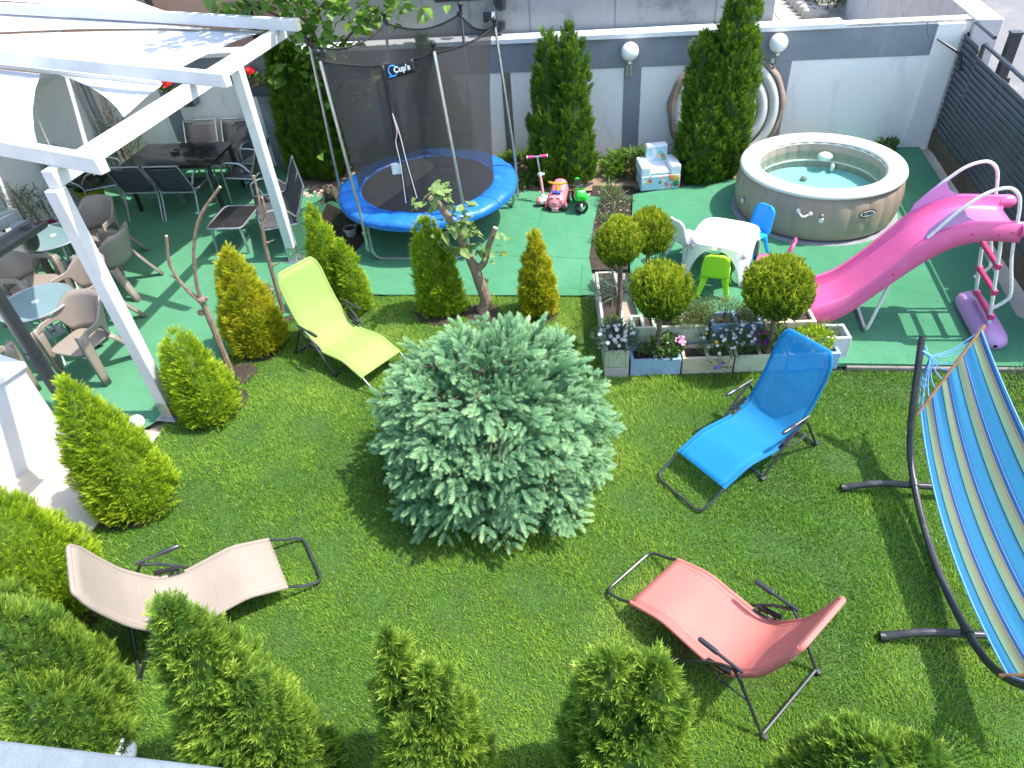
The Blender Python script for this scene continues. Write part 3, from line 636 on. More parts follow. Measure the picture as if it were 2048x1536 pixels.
# ================================================================== trampoline
m_pad = M('blue_vinyl', (.015, .17, .62), (.012, .13, .52), .38, vs=3, bump=.5, bs=14, fine=.12, grime=(.06, .25, .65), gs=6)
m_net = M('safety_net', (.035, .035, .037), rough=.9, alpha=.66)
m_mat = M('jumping_mat', (.035, .034, .034), (.05, .048, .047), .75, vs=3, fine=.2, bs=200)
TC = np.array([-.89, 9.0, 0]); TZ = .60
tr = thing('trampoline', 'round trampoline with blue padded rim and tall black safety net', 'trampoline', TC)
ANG = [math.radians(a) for a in (172, 230, 294, 11, 58, 112)]
rd = lambda a, r, z=0: TC + np.array([r * math.cos(a), r * math.sin(a), z])
mb = MB(); mb.lathe([(0.001, TZ - .012), (.45, TZ - .014), (.93, TZ - .004)], 72, TC); mat_o = obj('jumping_mat', mb, m_mat, tr)
N = 96; G = []
for i in range(N):
    a = 2 * math.pi * i / N; w = .009 * math.sin(9 * a) + .007 * math.sin(23 * a + 1) + .005 * math.sin(41 * a); seam = -.012 * sum(math.exp(-((math.atan2(math.sin(a - s), math.cos(a - s))) / .02) ** 2) for s in np.arange(.1, 6.3, math.pi / 4))
    G.append([rd(a, r, TZ + z + (w + seam) * (k not in (0, 6))) for k, (r, z) in enumerate(((.885, .0), (.905, .014), (1.03, .020), (1.14, .012), (1.195, -.012), (1.208, -.05), (1.196, -.10)))])
mb = MB(); mb.grid(G, closeu=True); obj('rim_pad', mb, m_pad, tr, ang=None)
for s in np.arange(.1, 6.3, math.pi / 4):
    mb = MB(); mb.tube([rd(s, r, TZ + z + .004) for r, z in ((.89, .002), (.905, .010), (1.03, .014), (1.14, .006), (1.197, -.016), (1.211, -.05))], .004, 5); obj('pad_seam', mb, M('pad_piping', (.01, .10, .40), rough=.5) if 'pad_piping' not in bpy.data.materials else bpy.data.materials['pad_piping'], tr)
mb = MB(); mb.tube([rd(a, 1.15, TZ - .05) for a in np.linspace(0, 2 * math.pi, 48, endpoint=False)], .02, 8, closed=True); obj('ring_frame', mb, m_galv, tr)
TOPS = [at(618, 84, 2.36), at(638, 114, 2.45), at(867, 97, 2.45), at(989, 48, 2.36), at(921, 18, 2.40), at(769, 36, 2.36)]
for k, a in enumerate(ANG):
    T_ = TOPS[k]; b_ = rd(a, 1.225, .16); mb = MB(); mb.tube([b_, b_ + [0, 0, .55], T_], .019, 10); o = obj('pole', mb, m_galv, tr)
    mb = MB(); mb.tube([T_ - [0, 0, .04], T_ + [0, 0, .02]], .024, 10); mb.ball(T_ + [0, 0, .05], .034, 12, 8); mb.box(T_ - [.03 * math.cos(a), .03 * math.sin(a), .05], (.06, .05, .05), rotz(a)); obj('pole_cap', mb, m_black, o)
for k in (1, 3, 5):
    a, b = ANG[k], ANG[(k + 1) % 6]
    mb = MB(); mb.tube(fillet([rd(a, 1.16, TZ - .05), rd(a, 1.17, .02), rd(b, 1.17, .02), rd(b, 1.16, TZ - .05)], .16, 5), .021, 10); o = obj('leg_frame', mb, m_galv, tr)
    for q in (a, b):
        for z in (.22, .42): mb = MB(); mb.box(rd(q, 1.20, z), (.10, .04, .03), rotz(q)); obj('clamp', mb, m_galv, o)
cols = []; topline = []
for k in range(6):
    a, b = ANG[k], ANG[(k + 1) % 6]; b = b if b > a else b + 2 * math.pi
    for j in range(10):
        t = j / 10; s = 4 * t * (1 - t); tp_ = TOPS[k] * (1 - t) + TOPS[(k + 1) % 6] * t - TC; th = math.atan2(tp_[1], tp_[0]); ztop = tp_[2] - .05 - (.10, .10, .06, .07, .12, .13)[k] * s; rt = np.hypot(tp_[0], tp_[1]) - .035 - .03 * s; th0 = a + (b - a) * t; th = th0 + math.atan2(math.sin(th - th0), math.cos(th - th0)); col = []
        for v in np.linspace(0, 1, 12):
            r = .90 + (rt - .90) * (v ** 1.7) + .03 * s * v * (1 - v); col.append(rd(th0 + (th - th0) * v, r + .008 * math.sin(17 * th + 5 * v), TZ + .012 + (ztop - TZ - .012) * v))
        cols.append(col); topline.append(col[-1])
mb = MB(); mb.grid(cols, closeu=True); net = obj('safety_net', mb, m_net, tr, ang=None)
mb = MB(); mb.tube(topline, .011, 6, closed=True); obj('net_hem', mb, m_black, net)
# entrance: black strip, zips, banner
def netpt(th, v, out=.012):
    th %= 2 * math.pi; best = min(range(len(cols)), key=lambda i: abs(math.atan2(math.sin(math.atan2(*(cols[i][0] - TC)[1::-1]) - th), math.cos(math.atan2(*(cols[i][0] - TC)[1::-1]) - th))))
    c = cols[best]; x = v * 11; i = min(int(x), 10); p = c[i] + (c[i + 1] - c[i]) * (x - i); r = np.hypot(*(p - TC)[:2]); return rd(th, r + out, p[2])
m_a = (ANG[1] + ANG[2]) / 2; NF = np.array([math.cos(m_a), math.sin(m_a), 0]); TF = (TOPS[1] + TOPS[2]) / 2
def net_at(px, py):
    """a point on the front face of the net: it leans in from the hem to the pad"""
    z = 1.5
    for _ in range(12):
        f = min(max((z - TZ) / 1.75, 0), 1); r = .90 + ((TF - TC) @ NF - .05 - .90) * f ** 1.7; p = on_plane(px, py, TC + NF * (r + .02), NF); z = p[2]
    return None, p
def ribbon(pts, w, m, name, par):
    P = cr(pts, 4); G = [[p - np.array([w / 2, 0, 0]), p + np.array([w / 2, 0, 0])] for p in P]; mb = MB(); mb.grid(G); return obj(name, mb, m, par, solid=.004)
en = [net_at(*p) for p in ((764, 130), (775, 178), (785, 228), (793, 285), (800, 340), (812, 400))]; E0 = [e[1] for e in en]
m_tape = M('black_webbing', (.01, .01, .014), rough=.6); m_zip = M('pale_zip', (.6, .6, .62), rough=.5)
ribbon([p + np.array([0, -.004, 0]) for p in E0[:4]], .055, m_tape, 'entrance_strip', net)
L1 = [net_at(*p)[1] for p in ((785, 226), (794, 262), (792, 285), (801, 325), (806, 360), (812, 405))]; R1 = [net_at(*p)[1] for p in ((785, 226), (800, 270), (810, 310), (821, 350), (834, 395))]
for P in (L1, R1):
    ribbon(P, .035, m_tape, 'entrance_edge', net); mb = MB(); mb.tube(cr([p + np.array([0, -.012, 0]) for p in P], 5), .006, 6); obj('zip', mb, m_zip, net)
mb = MB(); a = net_at(788, 240)[1]; b = net_at(795, 268)[1]; mb.grid([[a + [-.004, -.012, 0], a + [.014, -.012, 0]], [b + [-.012, -.014, 0], b + [.03, -.014, 0]]]); obj('red_tag', mb, M('red_cloth', (.5, .03, .05), rough=.7), net, solid=.003)
mb = MB(); c = net_at(793, 337)[1] + np.array([0, -.012, 0]); mb.box(c, (.11, .006, .13)); obj('care_label', mb, M('care_label_paper', (.55, .64, .68), (.45, .5, .53), .7, vs=20), net)
B = [net_at(*p)[1] + np.array([0, -.02, 0]) for p in ((768, 130), (826, 116), (832, 142), (778, 158))]
mb = MB(); G = [[B[0] * (1 - u) * (1 - v) + B[1] * u * (1 - v) + B[2] * u * v + B[3] * (1 - u) * v + np.array([0, -.006 * math.sin(7 * u + 2 * v), 0]) for v in np.linspace(0, 1, 5)] for u in np.linspace(0, 1, 9)]
mb.grid(G); bn = obj('banner', mb, m_tape, net, solid=.003)
ex = nrm(B[1] - B[0]); ey = nrm(B[0] - B[3]); ey = nrm(ey - ex * (ex @ ey)); ez = np.cross(ex, ey); bc = sum(B) / 4
wB, hB = np.linalg.norm(B[1] - B[0]), np.linalg.norm(B[0] - B[3])
m_let = M('white_print', (.8, .82, .85), rough=.6); m_cy = M('blue_print', (.05, .35, .85), rough=.6)
text('lettering', "Cup's", hB * .56, m_let, net, bc + ex * wB * .06 + ez * .016, ex, ey, 1.0, .003)
r_ = hB * .34; cx = bc - ex * wB * .25 + ez * .012; mb = MB(); mb.tube([cx + ex * r_ * math.cos(t) + ey * r_ * math.sin(t) for t in np.linspace(.6, 4.0, 14)] + [cx + ex * r_ * -1.25 + ey * r_ * -1.1, cx + ex * r_ * .3 - ey * r_ * 1.05, cx + ex * r_ * .75 - ey * r_ * .6], .008, 5); obj('speech_mark', mb, m_cy, net)
text('mat_lettering', "Cup's", .24, M('faded_print', (.13, .13, .13), rough=.8), tr, TC + [.22, -.05, TZ + .004], (-.62, .72, 0), (-.72, -.62, 0), 1.0, .0, .0005)

# ================================================================== spa tub
m_spa = M('taupe_vinyl', (.36, .285, .22), (.325, .255, .20), .42, vs=1.5, bump=.04, bs=60)
m_rim = M('cream_vinyl', (.74, .71, .65), (.70, .67, .61), .4, vs=2, bump=.03, bs=60)
SC = np.array([4.17, 8.38, .05]); sp = thing('spa_tub', 'round inflatable spa tub with cream rim and ribbed taupe sides', 'hot tub', SC)
NR = 28 * 8; G = []
for i in range(NR):
    a = 2 * math.pi * i / NR; rib = abs(math.sin(a * 14)) ** .55; row = []
    for z in np.linspace(0, 1, 16):
        bul = math.sin(math.pi * min(max(z, .0), 1)) ; r = .955 + .05 * bul ** .6 + .020 * (rib - .6) * min(1, 6 * z, 6 * (1 - z)); row.append(SC + [r * math.cos(a), r * math.sin(a), .03 + .54 * z])
    G.append(row)
mb = MB(); mb.grid(G, closeu=True); obj('side_wall', mb, m_spa, sp, ang=None)
mb = MB(); mb.lathe([(.965, .565), (1.0, .585), (.985, .625), (.93, .645), (.87, .648), (.80, .635), (.765, .605), (.755, .56)], 96, SC); obj('rim', mb, m_rim, sp, ang=None)
G = []
for i in range(NR):
    a = 2 * math.pi * i / NR; rib = abs(math.sin(a * 14)) ** .55
    G.append([SC + [(.76 - .018 * rib * min(1, 5 * v, 5 * (1 - v))) * math.cos(a), (.76 - .018 * rib * min(1, 5 * v, 5 * (1 - v))) * math.sin(a), .03 + .56 * v] for v in np.linspace(0, 1, 9)])
mb = MB(); mb.grid(G, closeu=True); obj('inner_wall', mb, m_spa, sp, ang=None)
mb = MB(); mb.lathe([(.001, .23), (.70, .23), (.745, .25)], 64, SC); obj('floor', mb, M('pale_aqua_vinyl', (.30, .56, .54), (.27, .52, .51), .5, vs=2), sp)
mb = MB(); mb.tube([SC + [.745 * math.cos(t), .745 * math.sin(t), .34] for t in np.linspace(0, 2 * math.pi, 64, endpoint=False)], .012, 6, closed=True); obj('air_ring', mb, m_rim, sp)
def water():
    m, n, out = _nodes('spa_water'); b = n.nodes.new('ShaderNodeBsdfGlossy'); b.inputs['Roughness'].default_value = .02; t = n.nodes.new('ShaderNodeBsdfTransparent'); t.inputs[0].default_value = (.80, .95, .93, 1)
    f = n.nodes.new('ShaderNodeFresnel'); f.inputs[0].default_value = 1.33; x = n.nodes.new('ShaderNodeMixShader'); tc = n.nodes.new('ShaderNodeTexCoord')
    nz = _noise(n, tc.outputs['Object'], 5, 2); bp = n.nodes.new('ShaderNodeBump'); bp.inputs['Strength'].default_value = .06; n.links.new(nz.outputs[0], bp.inputs['Height']); n.links.new(bp.outputs[0], b.inputs['Normal'])
    n.links.new(f.outputs[0], x.inputs[0]); n.links.new(t.outputs[0], x.inputs[1]); n.links.new(b.outputs[0], x.inputs[2]); n.links.new(x.outputs[0], out.inputs[0]); return m
mb = MB(); mb.lathe([(.742, .475), (.001, .475)], 64, SC); obj('water', mb, water(), sp)
mb = MB(); mb.ball(at(1607, 358, .30), .045, 14, 8); obj('float_ball', mb, m_taupe, sp)
a = math.radians(62); c = SC + [.70 * math.cos(a),   .70 * math.sin(a), .42]; mb = MB(); mb.ball(c, .10, 16, 10, (1, 1, .55)); obj('filter_cap', mb, m_rim, sp)
c = SC + [.68 * math.cos(a - .18), .68 * math.sin(a - .18), .30]; mb = MB(); mb.box(c, (.14, .05, .09), rotz(a)); obj('inlet', mb, m_rim, sp, bevel=.02)
def spa_at(px, py):
    best = None
    for th in np.linspace(math.pi, 2.08 * math.pi, 240):
        for z in np.linspace(.08, .56, 40):
            v = (z - .03) / .54; r = .955 + .05 * max(math.sin(math.pi * v), 0) ** .6 + .012; p = SC + [r * math.cos(th), r * math.sin(th), z]; d = p - [0, 0, CAM_H]; zz = d @ FWD
            e = (1024 + F_PX * (d @ RT) / zz - px) ** 2 + (768 - F_PX * (d @ UP) / zz - py) ** 2
            if best is None or e < best[0]: best = (e, p, th)
    return best[1], best[2]
def onspa(p, th, u, w, o): return p + np.array([-math.sin(th), math.cos(th), 0]) * u + np.array([0, 0, w]) + np.array([math.cos(th), math.sin(th), 0]) * o
p, th = spa_at(1735, 426); mb = MB(); mb.add([onspa(p, th, .115 * math.cos(t), .05 * math.sin(t), .006) for t in np.linspace(0, 2 * math.pi, 28, endpoint=False)], [tuple(range(28))]); lg = obj('badge', mb, m_black, sp, smooth=False)
mb = MB(); mb.add([onspa(p, th, .100 * math.cos(t), .040 * math.sin(t), .009) for t in np.linspace(0, 2 * math.pi, 28, endpoint=False)], [tuple(range(28))]); obj('badge_face', mb, m_rim, lg, smooth=False)
text('lettering', 'INTEX', .055, m_black, lg, onspa(p, th, 0, 0, .012), (-math.sin(th), math.cos(th), 0), (0, 0, 1), .95, .002)
for (x1, y1, x2, y2) in ((1596, 422, 1620, 428),):
    p, th = spa_at(x1, y1); p2, t2 = spa_at(x2, y2); mb = MB(); mb.tube(cr([p, (p + p2) / 2 + np.array([math.cos(th), math.sin(th), -.6]) * .055, p2], 6), .012, 8); mb.ball(p, .03, 10, 6); mb.ball(p2, .03, 10, 6); obj('handle', mb, m_rim, sp)
for (px, py) in ((1643, 432), (1487, 393), (1797, 405)):
    p, th = spa_at(px, py); mb = MB(); mb.ball(p, .026, 10, 6); o = obj('strap_anchor', mb, m_taupe, sp); mb = MB(); mb.box(onspa(p, th, 0, -.055, .012), (.05, .02, .06), rotz(th + math.pi / 2)); obj('strap_clip', mb, m_rim, o, bevel=.008)
mb = MB(); mb.lathe([(.001, .004), (1.02, .006), (1.03, .0)], 64, SC); tag(obj('ground_mat', mb, M('grey_ground_cloth', (.25, .255, .27), (.2, .2, .22), .8, vs=5, bump=.3, bs=30)), 'thin grey ground cloth showing as an edge under the spa tub', 'ground cloth')
# lid leaning on the wall
lc = U(wall_uz(1450, 225, .2)[0], .2, .74); lid = thing('spa_cover', 'round inflatable cream spa cover with ring ridges leaning on the wall behind the tall thuja', 'spa lid', (lc[0], lc[1], 0))
tl = math.radians(80); zz = nrm(NW * math.sin(tl) + np.array([0, 0, math.cos(tl)])); xx = -DW; yy_ = np.cross(zz, xx); RL = np.array([xx, yy_, zz]).T
prof = [(.001, .055)]
for k in range(4): r0 = .14 + .17 * k; prof += [(r0 + .17 * t, .03 + .06 * math.sin(math.pi * t) ** .6 if 0 < t < 1 else .02) for t in np.linspace(0, 1, 9)]
prof += [(.83, .0), (.80, -.05)]; prof = [(r * .93, z) for r, z in prof]
mb = MB(); mb.lathe(prof, 72, lc, RL); obj('inflatable_disc', mb, M('pale_grey_vinyl', (.58, .59, .55), (.5, .51, .47), .4, vs=2, bump=.05, bs=40), lid, ang=None)
G = []
for i in range(73):
    t = math.pi * (-.62 + 2.02 * i / 72); w = 1 + .018 * math.sin(5 * t) + .012 * math.sin(13 * t)
    G.append([lc + RL @ np.array([r * math.cos(t), r * math.sin(t), z]) for r, z in ((.755, .07), (.80 * w, .06), (.835 * w, -.02), (.815, -.08))])
mb = MB(); mb.grid(G); obj('cover_skirt', mb, M('brown_cover_cloth', (.30, .22, .17), (.2, .15, .115), .7, vs=5, bump=.8, bs=12), lid, solid=.01, ang=None)

# ================================================================== slide
m_pink = M('pink_plastic', (.76, .135, .34), (.71, .115, .305), .38, vs=2, bump=.05, bs=90, fine=.08, grime=(.72, .19, .36), gs=7)
m_lil = M('lilac_plastic', (.52, .30, .56), (.47, .26, .5), .42, vs=2, bump=.03, bs=90)
m_rasp = M('raspberry_plastic', (.52, .04, .16), rough=.42)
m_wtube = M('white_tube', (.76, .74, .74), (.66, .63, .63), .4, vs=20, grime=(.35, .25, .2), gs=14)
S0 = np.array([4.75, 5.39, .05]); SD = np.array([-.973, .231, 0]); SN = np.array([.231, .973, 0])
def SL(s, v, z): return np.array([S0[0], S0[1], 0]) + SD * s + SN * v + np.array([0, 0, z])
sl = thing('slide', 'pink children\'s slide with lilac base and white tube handrails', 'slide', (S0 + SD * .9)[:3] * [1, 1, 0] + [0, 0, .05])
rail = cr([(.10, 1.32), (.35, 1.325), (.57, 1.31), (.85, 1.16), (1.04, .92), (1.24, .67), (1.44, .47), (1.70, .33), (1.86, .19)], 4)
bot = cr([(.12, 1.14), (.40, 1.15), (.62, 1.08), (.80, .95), (1.02, .71), (1.23, .46), (1.42, .26), (1.62, .15), (1.86, .10)], 4)
G = []
for (s1, z1), (s2, z2) in zip(rail, bot):
    f = .45; s3, z3 = s1 + (s2 - s1) * f, z1 + (z2 - z1) * f
    G.append([SL(s2, -.085, z2), SL((s1 + s2) / 2, -.082, (z1 + z2) / 2), SL(s1, -.075, z1 - .012), SL(s1, -.06, z1), SL(s1, -.035, z1 - .006), SL(s3, -.015, z3), SL(s3 + .01, .03, z3 - .03), SL(s3 + .01, .215, z3 - .035),
              SL(s3 + .01, .40, z3 - .03), SL(s3, .445, z3), SL(s1, .465, z1 - .006), SL(s1, .49, z1), SL(s1, .505, z1 - .012), SL((s1 + s2) / 2, .512, (z1 + z2) / 2), SL(s2, .515, z2)])
mb = MB(); mb.grid(G); obj('chute', mb, m_pink, sl, solid=.012, ang=60)
for v in (-.07, .50):
    mb = MB(); mb.tube([SL(.06, v, 1.26), SL(.14, v, 1.255)], .062, 14); mb.ball(SL(.05, v, 1.255), .062, 12, 8); obj('chute_knob', mb, m_pink, sl)
for v in (-.045, .475):
    mb = MB(); pts = [(.52, 1.32), (.60, 1.36), (.66, 1.45), (.74, 1.38), (.86, 1.22), (.88, 1.12), (.74, 1.22), (.6, 1.28)]
    mb.add([SL(s, v, z) for s, z in pts] + [SL(s, v + .018, z) for s, z in pts], [tuple(range(8)), tuple(range(15, 7, -1))] + [(i, (i + 1) % 8, 8 + (i + 1) % 8, 8 + i) for i in range(8)]); obj('side_guard', mb, m_lil, sl, bevel=.006)
    vv = v - .01 if v < 0 else v + .03
    H = cr([(.86, 1.15), (.74, 1.34), (.63, 1.48), (.53, 1.58), (.43, 1.63), (.34, 1.635), (.26, 1.57), (.21, 1.44), (.17, 1.25), (.10, .95), (-.02, .60), (.0, .50), (.075, .42)], 4)
    mb = MB(); mb.tube([SL(s, vv, z) for s, z in H], .016, 8); obj('handrail', mb, m_wtube, sl)
for s_, z_ in ((.30, 1.22), (.52, 1.215), (1.06, .78), (.20, 1.24)): mb = MB(); mb.ball(SL(s_, -.092, z_), .010, 8, 5); obj('dimple_shade', mb, m_rasp, sl)  # dark beads on the side: shade of moulded dimples put in as colour
for v in (0, .43): mb = MB(); mb.tube([SL(-.005, v, .1), SL(.235, v, 1.16)], .018, 10); obj('ladder_post', mb, m_wtube, sl)
for s, z in ((.035, .29), (.098, .57), (.162, .85)):
    mb = MB(); mb.tube([SL(s, .03, z), SL(s, .40, z)], .027, 10); mb.box(SL(s, .0, z), (.05, .06, .055), rotz(-.23)); mb.box(SL(s, .43, z), (.05, .06, .055), rotz(-.23)); obj('rung', mb, m_rasp, sl, bevel=.005)
mb = MB(); G = []
for k, (v, r) in enumerate(((-.235, .02), (-.225, .07), (-.18, .125), (-.10, .145), (.04, .15), (.215, .15), (.39, .15), (.53, .145), (.61, .125), (.655, .07), (.665, .02))):
    G.append([SL(-.0 + r * math.cos(t), v, max(.052, .10 + r * .75 * math.sin(t))) for t in np.linspace(0, 2 * math.pi, 20, endpoint=False)])
mb.grid([g + [g[0]] for g in G]); obj('base', mb, m_lil, sl, ang=None)
mb = MB(); mb.box(SL(0.0, .215, .20), (.15, .30, .02), rotz(-.233)); obj('base_recess', mb, m_lil, sl, bevel=.01)
mb = MB(); mb.tube(fillet([SL(1.05, -.05, .66), SL(1.13, -.05, .075), SL(1.13, .48, .075), SL(1.05, .48, .66)], .08), .017, 8); obj('support_leg', mb, m_wtube, sl)
mb = MB(); mb.box(SL(1.80, .215, .09), (.10, .5, .09), rotz(-.233)); obj('foot', mb, m_lil, sl, bevel=.02)

# ================================================================== children's table and chairs
m_kw = M('white_plastic', (.80, .77, .77), (.78, .75, .75), .35, vs=2)
m_kg = M('lime_plastic', (.36, .72, .015), (.34, .68, .015), .35, vs=2); m_kb = M('sky_blue_plastic', (.015, .33, .80), (.015, .31, .76), .35, vs=2); m_kp = M('rose_plastic', (.72, .10, .22), (.68, .09, .2), .35, vs=2)
kt = thing('play_table', 'small white plastic children\'s table with rounded corners and arched legs', 'table', (2.60, 7.12, .05), -.56, world=False)
mb = MB(); H = .47; R0 = [(.24, H), (.275, H - .006), (.30, H - .03)]
mb.grid([[np.array([*(q * r / .30), z]) for q in sq(.30, .30, 4.2, 56)] + [np.array([*(sq(.30, .30, 4.2, 56)[0] * r / .30), z])] for r, z in R0]); mb.poly([np.array([*(q * .8), H]) for q in sq(.30, .30, 4.2, 56)]); mb.v = [v * [1.1, 1.1, 1] for v in mb.v]; obj('tabletop', mb, m_kw, kt, ang=50)
cs = sq(.33, .33, 4.2, 160)
for k in range(4):
    A = math.pi / 4 + k * math.pi / 2; G = []
    for q in cs + [cs[0]]:
        a = (math.atan2(q[1], q[0]) - A + math.pi) % (2 * math.pi) - math.pi
        if abs(a) <= math.pi / 4 + .001:
            u_ = min(1, max(0, (abs(a) - .11) / (math.pi / 4 - .11))); zl = (H - .075) * math.sqrt(max(0, 1 - (1 - u_) ** 2.6)); G.append((a, [np.array([*(q * (1 + .20 * (1 - v) * (1 - zl / H))), zl + (H - .03 - zl) * v]) for v in np.linspace(0, 1, 8)]))
    G.sort(key=lambda t: t[0]); mb = MB(); mb.grid([g[1] for g in G]); o = obj('leg', mb, m_kw, kt, solid=.022, ang=50)
    d = np.array([math.cos(A), math.sin(A), 0]); s_ = np.array([-d[1], d[0], 0]); mb = MB(); c = d * .425; mb.add([c + s_ * w + np.array([0, 0, z]) - d * .012 * (z - .33) for w, z in ((-.04, .40), (.04, .40), (.012, .30), (-.012, .30))], [(0, 1, 2, 3)]); obj('leg_inset', mb, M('inset_white', (.55, .5, .51), rough=.5) if k == 0 else bpy.data.materials['inset_white'], kt, solid=.004)
def kid_chair(name, lab, m, loc, ang):
    t = thing(name, lab, 'chair', (*loc, .05), math.radians(ang), 'plastic children\'s chairs', False)
    mb = MB(); G = []
    for v in np.linspace(0, 1, 12):
        z = .27 + .31 * v; w = .15 * (1 - .10 * v) * (1 - max(0, (v - .72) / .28) ** 3 * .45); G.append([(u * w, -.14 - .07 * v - .015 * (1 - u * u), z) for u in np.linspace(-1, 1, 7)])
    mb.grid(G); obj('backrest', mb, m, t, solid=.022, ang=50)
    mb = MB(); mb.prism([(p[0], p[1]) for p in sq(.155, .15, 5)], .265, .285); obj('seat', mb, m, t, bevel=.008)
    for sx in (-1, 1):
        for sy in (-1, 1):
            mb = MB(); G = []
            for v in np.linspace(0, 1, 6):
                z = .275 * (1 - v); x, y = sx * (.135 + .05 * v ** 1.5), sy * (.125 + .06 * v ** 1.5); w = .07 - .035 * v; G.append([(x - sx * w, y, z), (x, y, z), (x, y - sy * w, z)])
            mb.grid(G); obj('leg', mb, m, t, solid=.016, ang=60)
    return t
kid_chair('play_chair', 'white plastic children\'s chair at the left of the white play table', m_kw, (2.24, 7.40), -62)
kid_chair('play_chair', 'lime green plastic children\'s chair in front of the white play table', m_kg, (2.36, 6.62), -20)
kid_chair('play_chair', 'bright blue plastic children\'s chair between the play table and the spa tub', m_kb, (2.98, 7.34), 122)
kid_chair('play_chair', 'pink plastic children\'s chair half hidden behind the golden ball tree', m_kp, (2.98, 6.68), 62)

# ================================================================== toys by the soil bed
c = at(1316, 380); ch = thing('foam_armchair', 'small square children\'s foam armchair covered in pale blue printed cloth', 'armchair', (c[0], c[1] + .12, .05)); C0 = np.array([c[0], c[1] + .15, .05])
def print_mat():
    m, n, out = _nodes('printed_cloth'); tc = n.nodes.new('ShaderNodeTexCoord').outputs['Object']
    v = n.nodes.new('ShaderNodeTexVoronoi'); v.inputs['Scale'].default_value = 13; n.links.new(tc, v.inputs['Vector'])
    s = n.nodes.new('ShaderNodeSeparateColor'); n.links.new(v.outputs['Color'], s.inputs[0])
    pal = _ramp(n, s.outputs[0], [(0, (.65, .08, .06)), (.2, (.75, .45, .1)), (.36, (.6, .62, .62)), (.52, (.1, .4, .15)), (.66, (.62, .42, .33)), (.8, (.06, .05, .05)), (.9, (.7, .72, .74))], 'CONSTANT')
    nz = _noise(n, tc, 9, 3); k = _ramp(n, nz.outputs[0], [(.52, (0, 0, 0)), (.58, (1, 1, 1))])
    col = _mixc(n, k, (.30, .50, .60), pal)
    b = n.nodes.new('ShaderNodeBsdfPrincipled'); b.inputs['Roughness'].default_value = .6; n.links.new(col, b.inputs['Base Color']); n.links.new(b.outputs[0], out.inputs[0]); return m
m_print = print_mat(); m_pale = M('pale_blue_cloth', (.55, .66, .72), (.70, .72, .74), .6, vs=9)
mb = MB(); mb.box(C0 + [0, -.10, .11], (.56, .34, .22)); obj('seat_block', mb, m_print, ch, bevel=.02, seg=3)
mb = MB(); mb.box(C0 + [0, -.09, .245], (.27, .32, .045)); obj('seat_top', mb, M('white_vinyl', (.72, .73, .75), (.6, .64, .68), .4, vs=7), ch, bevel=.015)
for s in (-1, 1): mb = MB(); mb.box(C0 + [s * .208, -.06, .27], (.145, .40, .16)); obj('armrest', mb, m_pale, ch, bevel=.02, seg=3)
mb = MB(); mb.box(C0 + [0, .12, .30], (.30, .13, .46)); obj('backrest', mb, m_pale, ch, bevel=.02, seg=3)
mb = MB(); mb.box(C0 + [0, .052, .40], (.26, .006, .20)); obj('back_print', mb, m_print, ch, bevel=.002)
for cc, dx, dz in (((.04, .22, .07), .22, .09), ((.70, .50, .12), .225, .17), ((.62, .28, .1), .16, .17)):
    mb = MB(); mb.ball(C0 + [dx, -.272, dz], .045, 14, 8, (1, .12, 1.1)); obj('printed_balloon', mb, M('balloon_print', cc, rough=.5), ch)
# kick scooter
c = at(1085, 408); k = thing('kick_scooter', 'small pink and white children\'s kick scooter standing on the turf edge', 'scooter', (c[0], c[1], .012)); C0 = np.array([c[0], c[1], .012])
m_kpk = M('bright_pink_grip', (.72, .04, .22), rough=.5); m_ppk = M('pale_pink_plastic', (.70, .33, .36), (.64, .28, .3), .4, vs=4)
mb = MB(); mb.tube([C0 + [.02, .02, .10], C0 + [-.01, .10, .40]], .019, 8); obj('stem', mb, m_ppk, k)
mb = MB(); mb.tube([C0 + [-.01, .10, .40], C0 + [-.035, .15, .63]], .013, 8); obj('upper_stem', mb, m_galv, k)
mb = MB(); mb.tube([C0 + [-.011, .10, .37], C0 + [-.013, .105, .41]], .03, 10); mb.box(C0 + [.02, .10, .39], (.07, .03, .02)); obj('clamp', mb, m_kw, k)
mb = MB(); mb.tube([C0 + [-.075, .15, .63], C0 + [.005, .15, .63]], .011, 8); obj('handlebar', mb, m_galv, k)
for s in (-1, 1): mb = MB(); mb.tube([C0 + [-.035 + s * .045, .15, .63], C0 + [-.035 + s * .135, .15, .63]], .019, 10); obj('grip', mb, m_kpk, k); mb = MB(); mb.tube([C0 + [-.035 + s * .135, .15, .63], C0 + [-.035 + s * .145, .15, .63]], .022, 10); obj('grip_end', mb, m_kw, k)
mb = MB(); mb.tube([C0 + [.02, .02, .12], C0 + [.0, -.02, .06]], [.03, .035], 8); mb.box(C0 + [.03, -.06, .07], (.15, .13, .06)); mb.box(C0 + [.17, .12, .07], (.32, .09, .03), rotz(.75)); obj('deck', mb, m_kw, k, bevel=.018, seg=3)
for dx in (-.07, .12): mb = MB(); mb.tube([C0 + [dx - .015, -.07, .06], C0 + [dx + .02, -.07, .06]], .058, 16); obj('wheel', mb, M('red_wheel', (.45, .08, .06), rough=.5) if dx < 0 else bpy.data.materials['red_wheel'], k, bevel=.008)
mb = MB(); mb.tube([C0 + [.30, .24, .05], C0 + [.33, .215, .05]], .05, 14); obj('wheel', mb, bpy.data.materials['red_wheel'], k, bevel=.008)
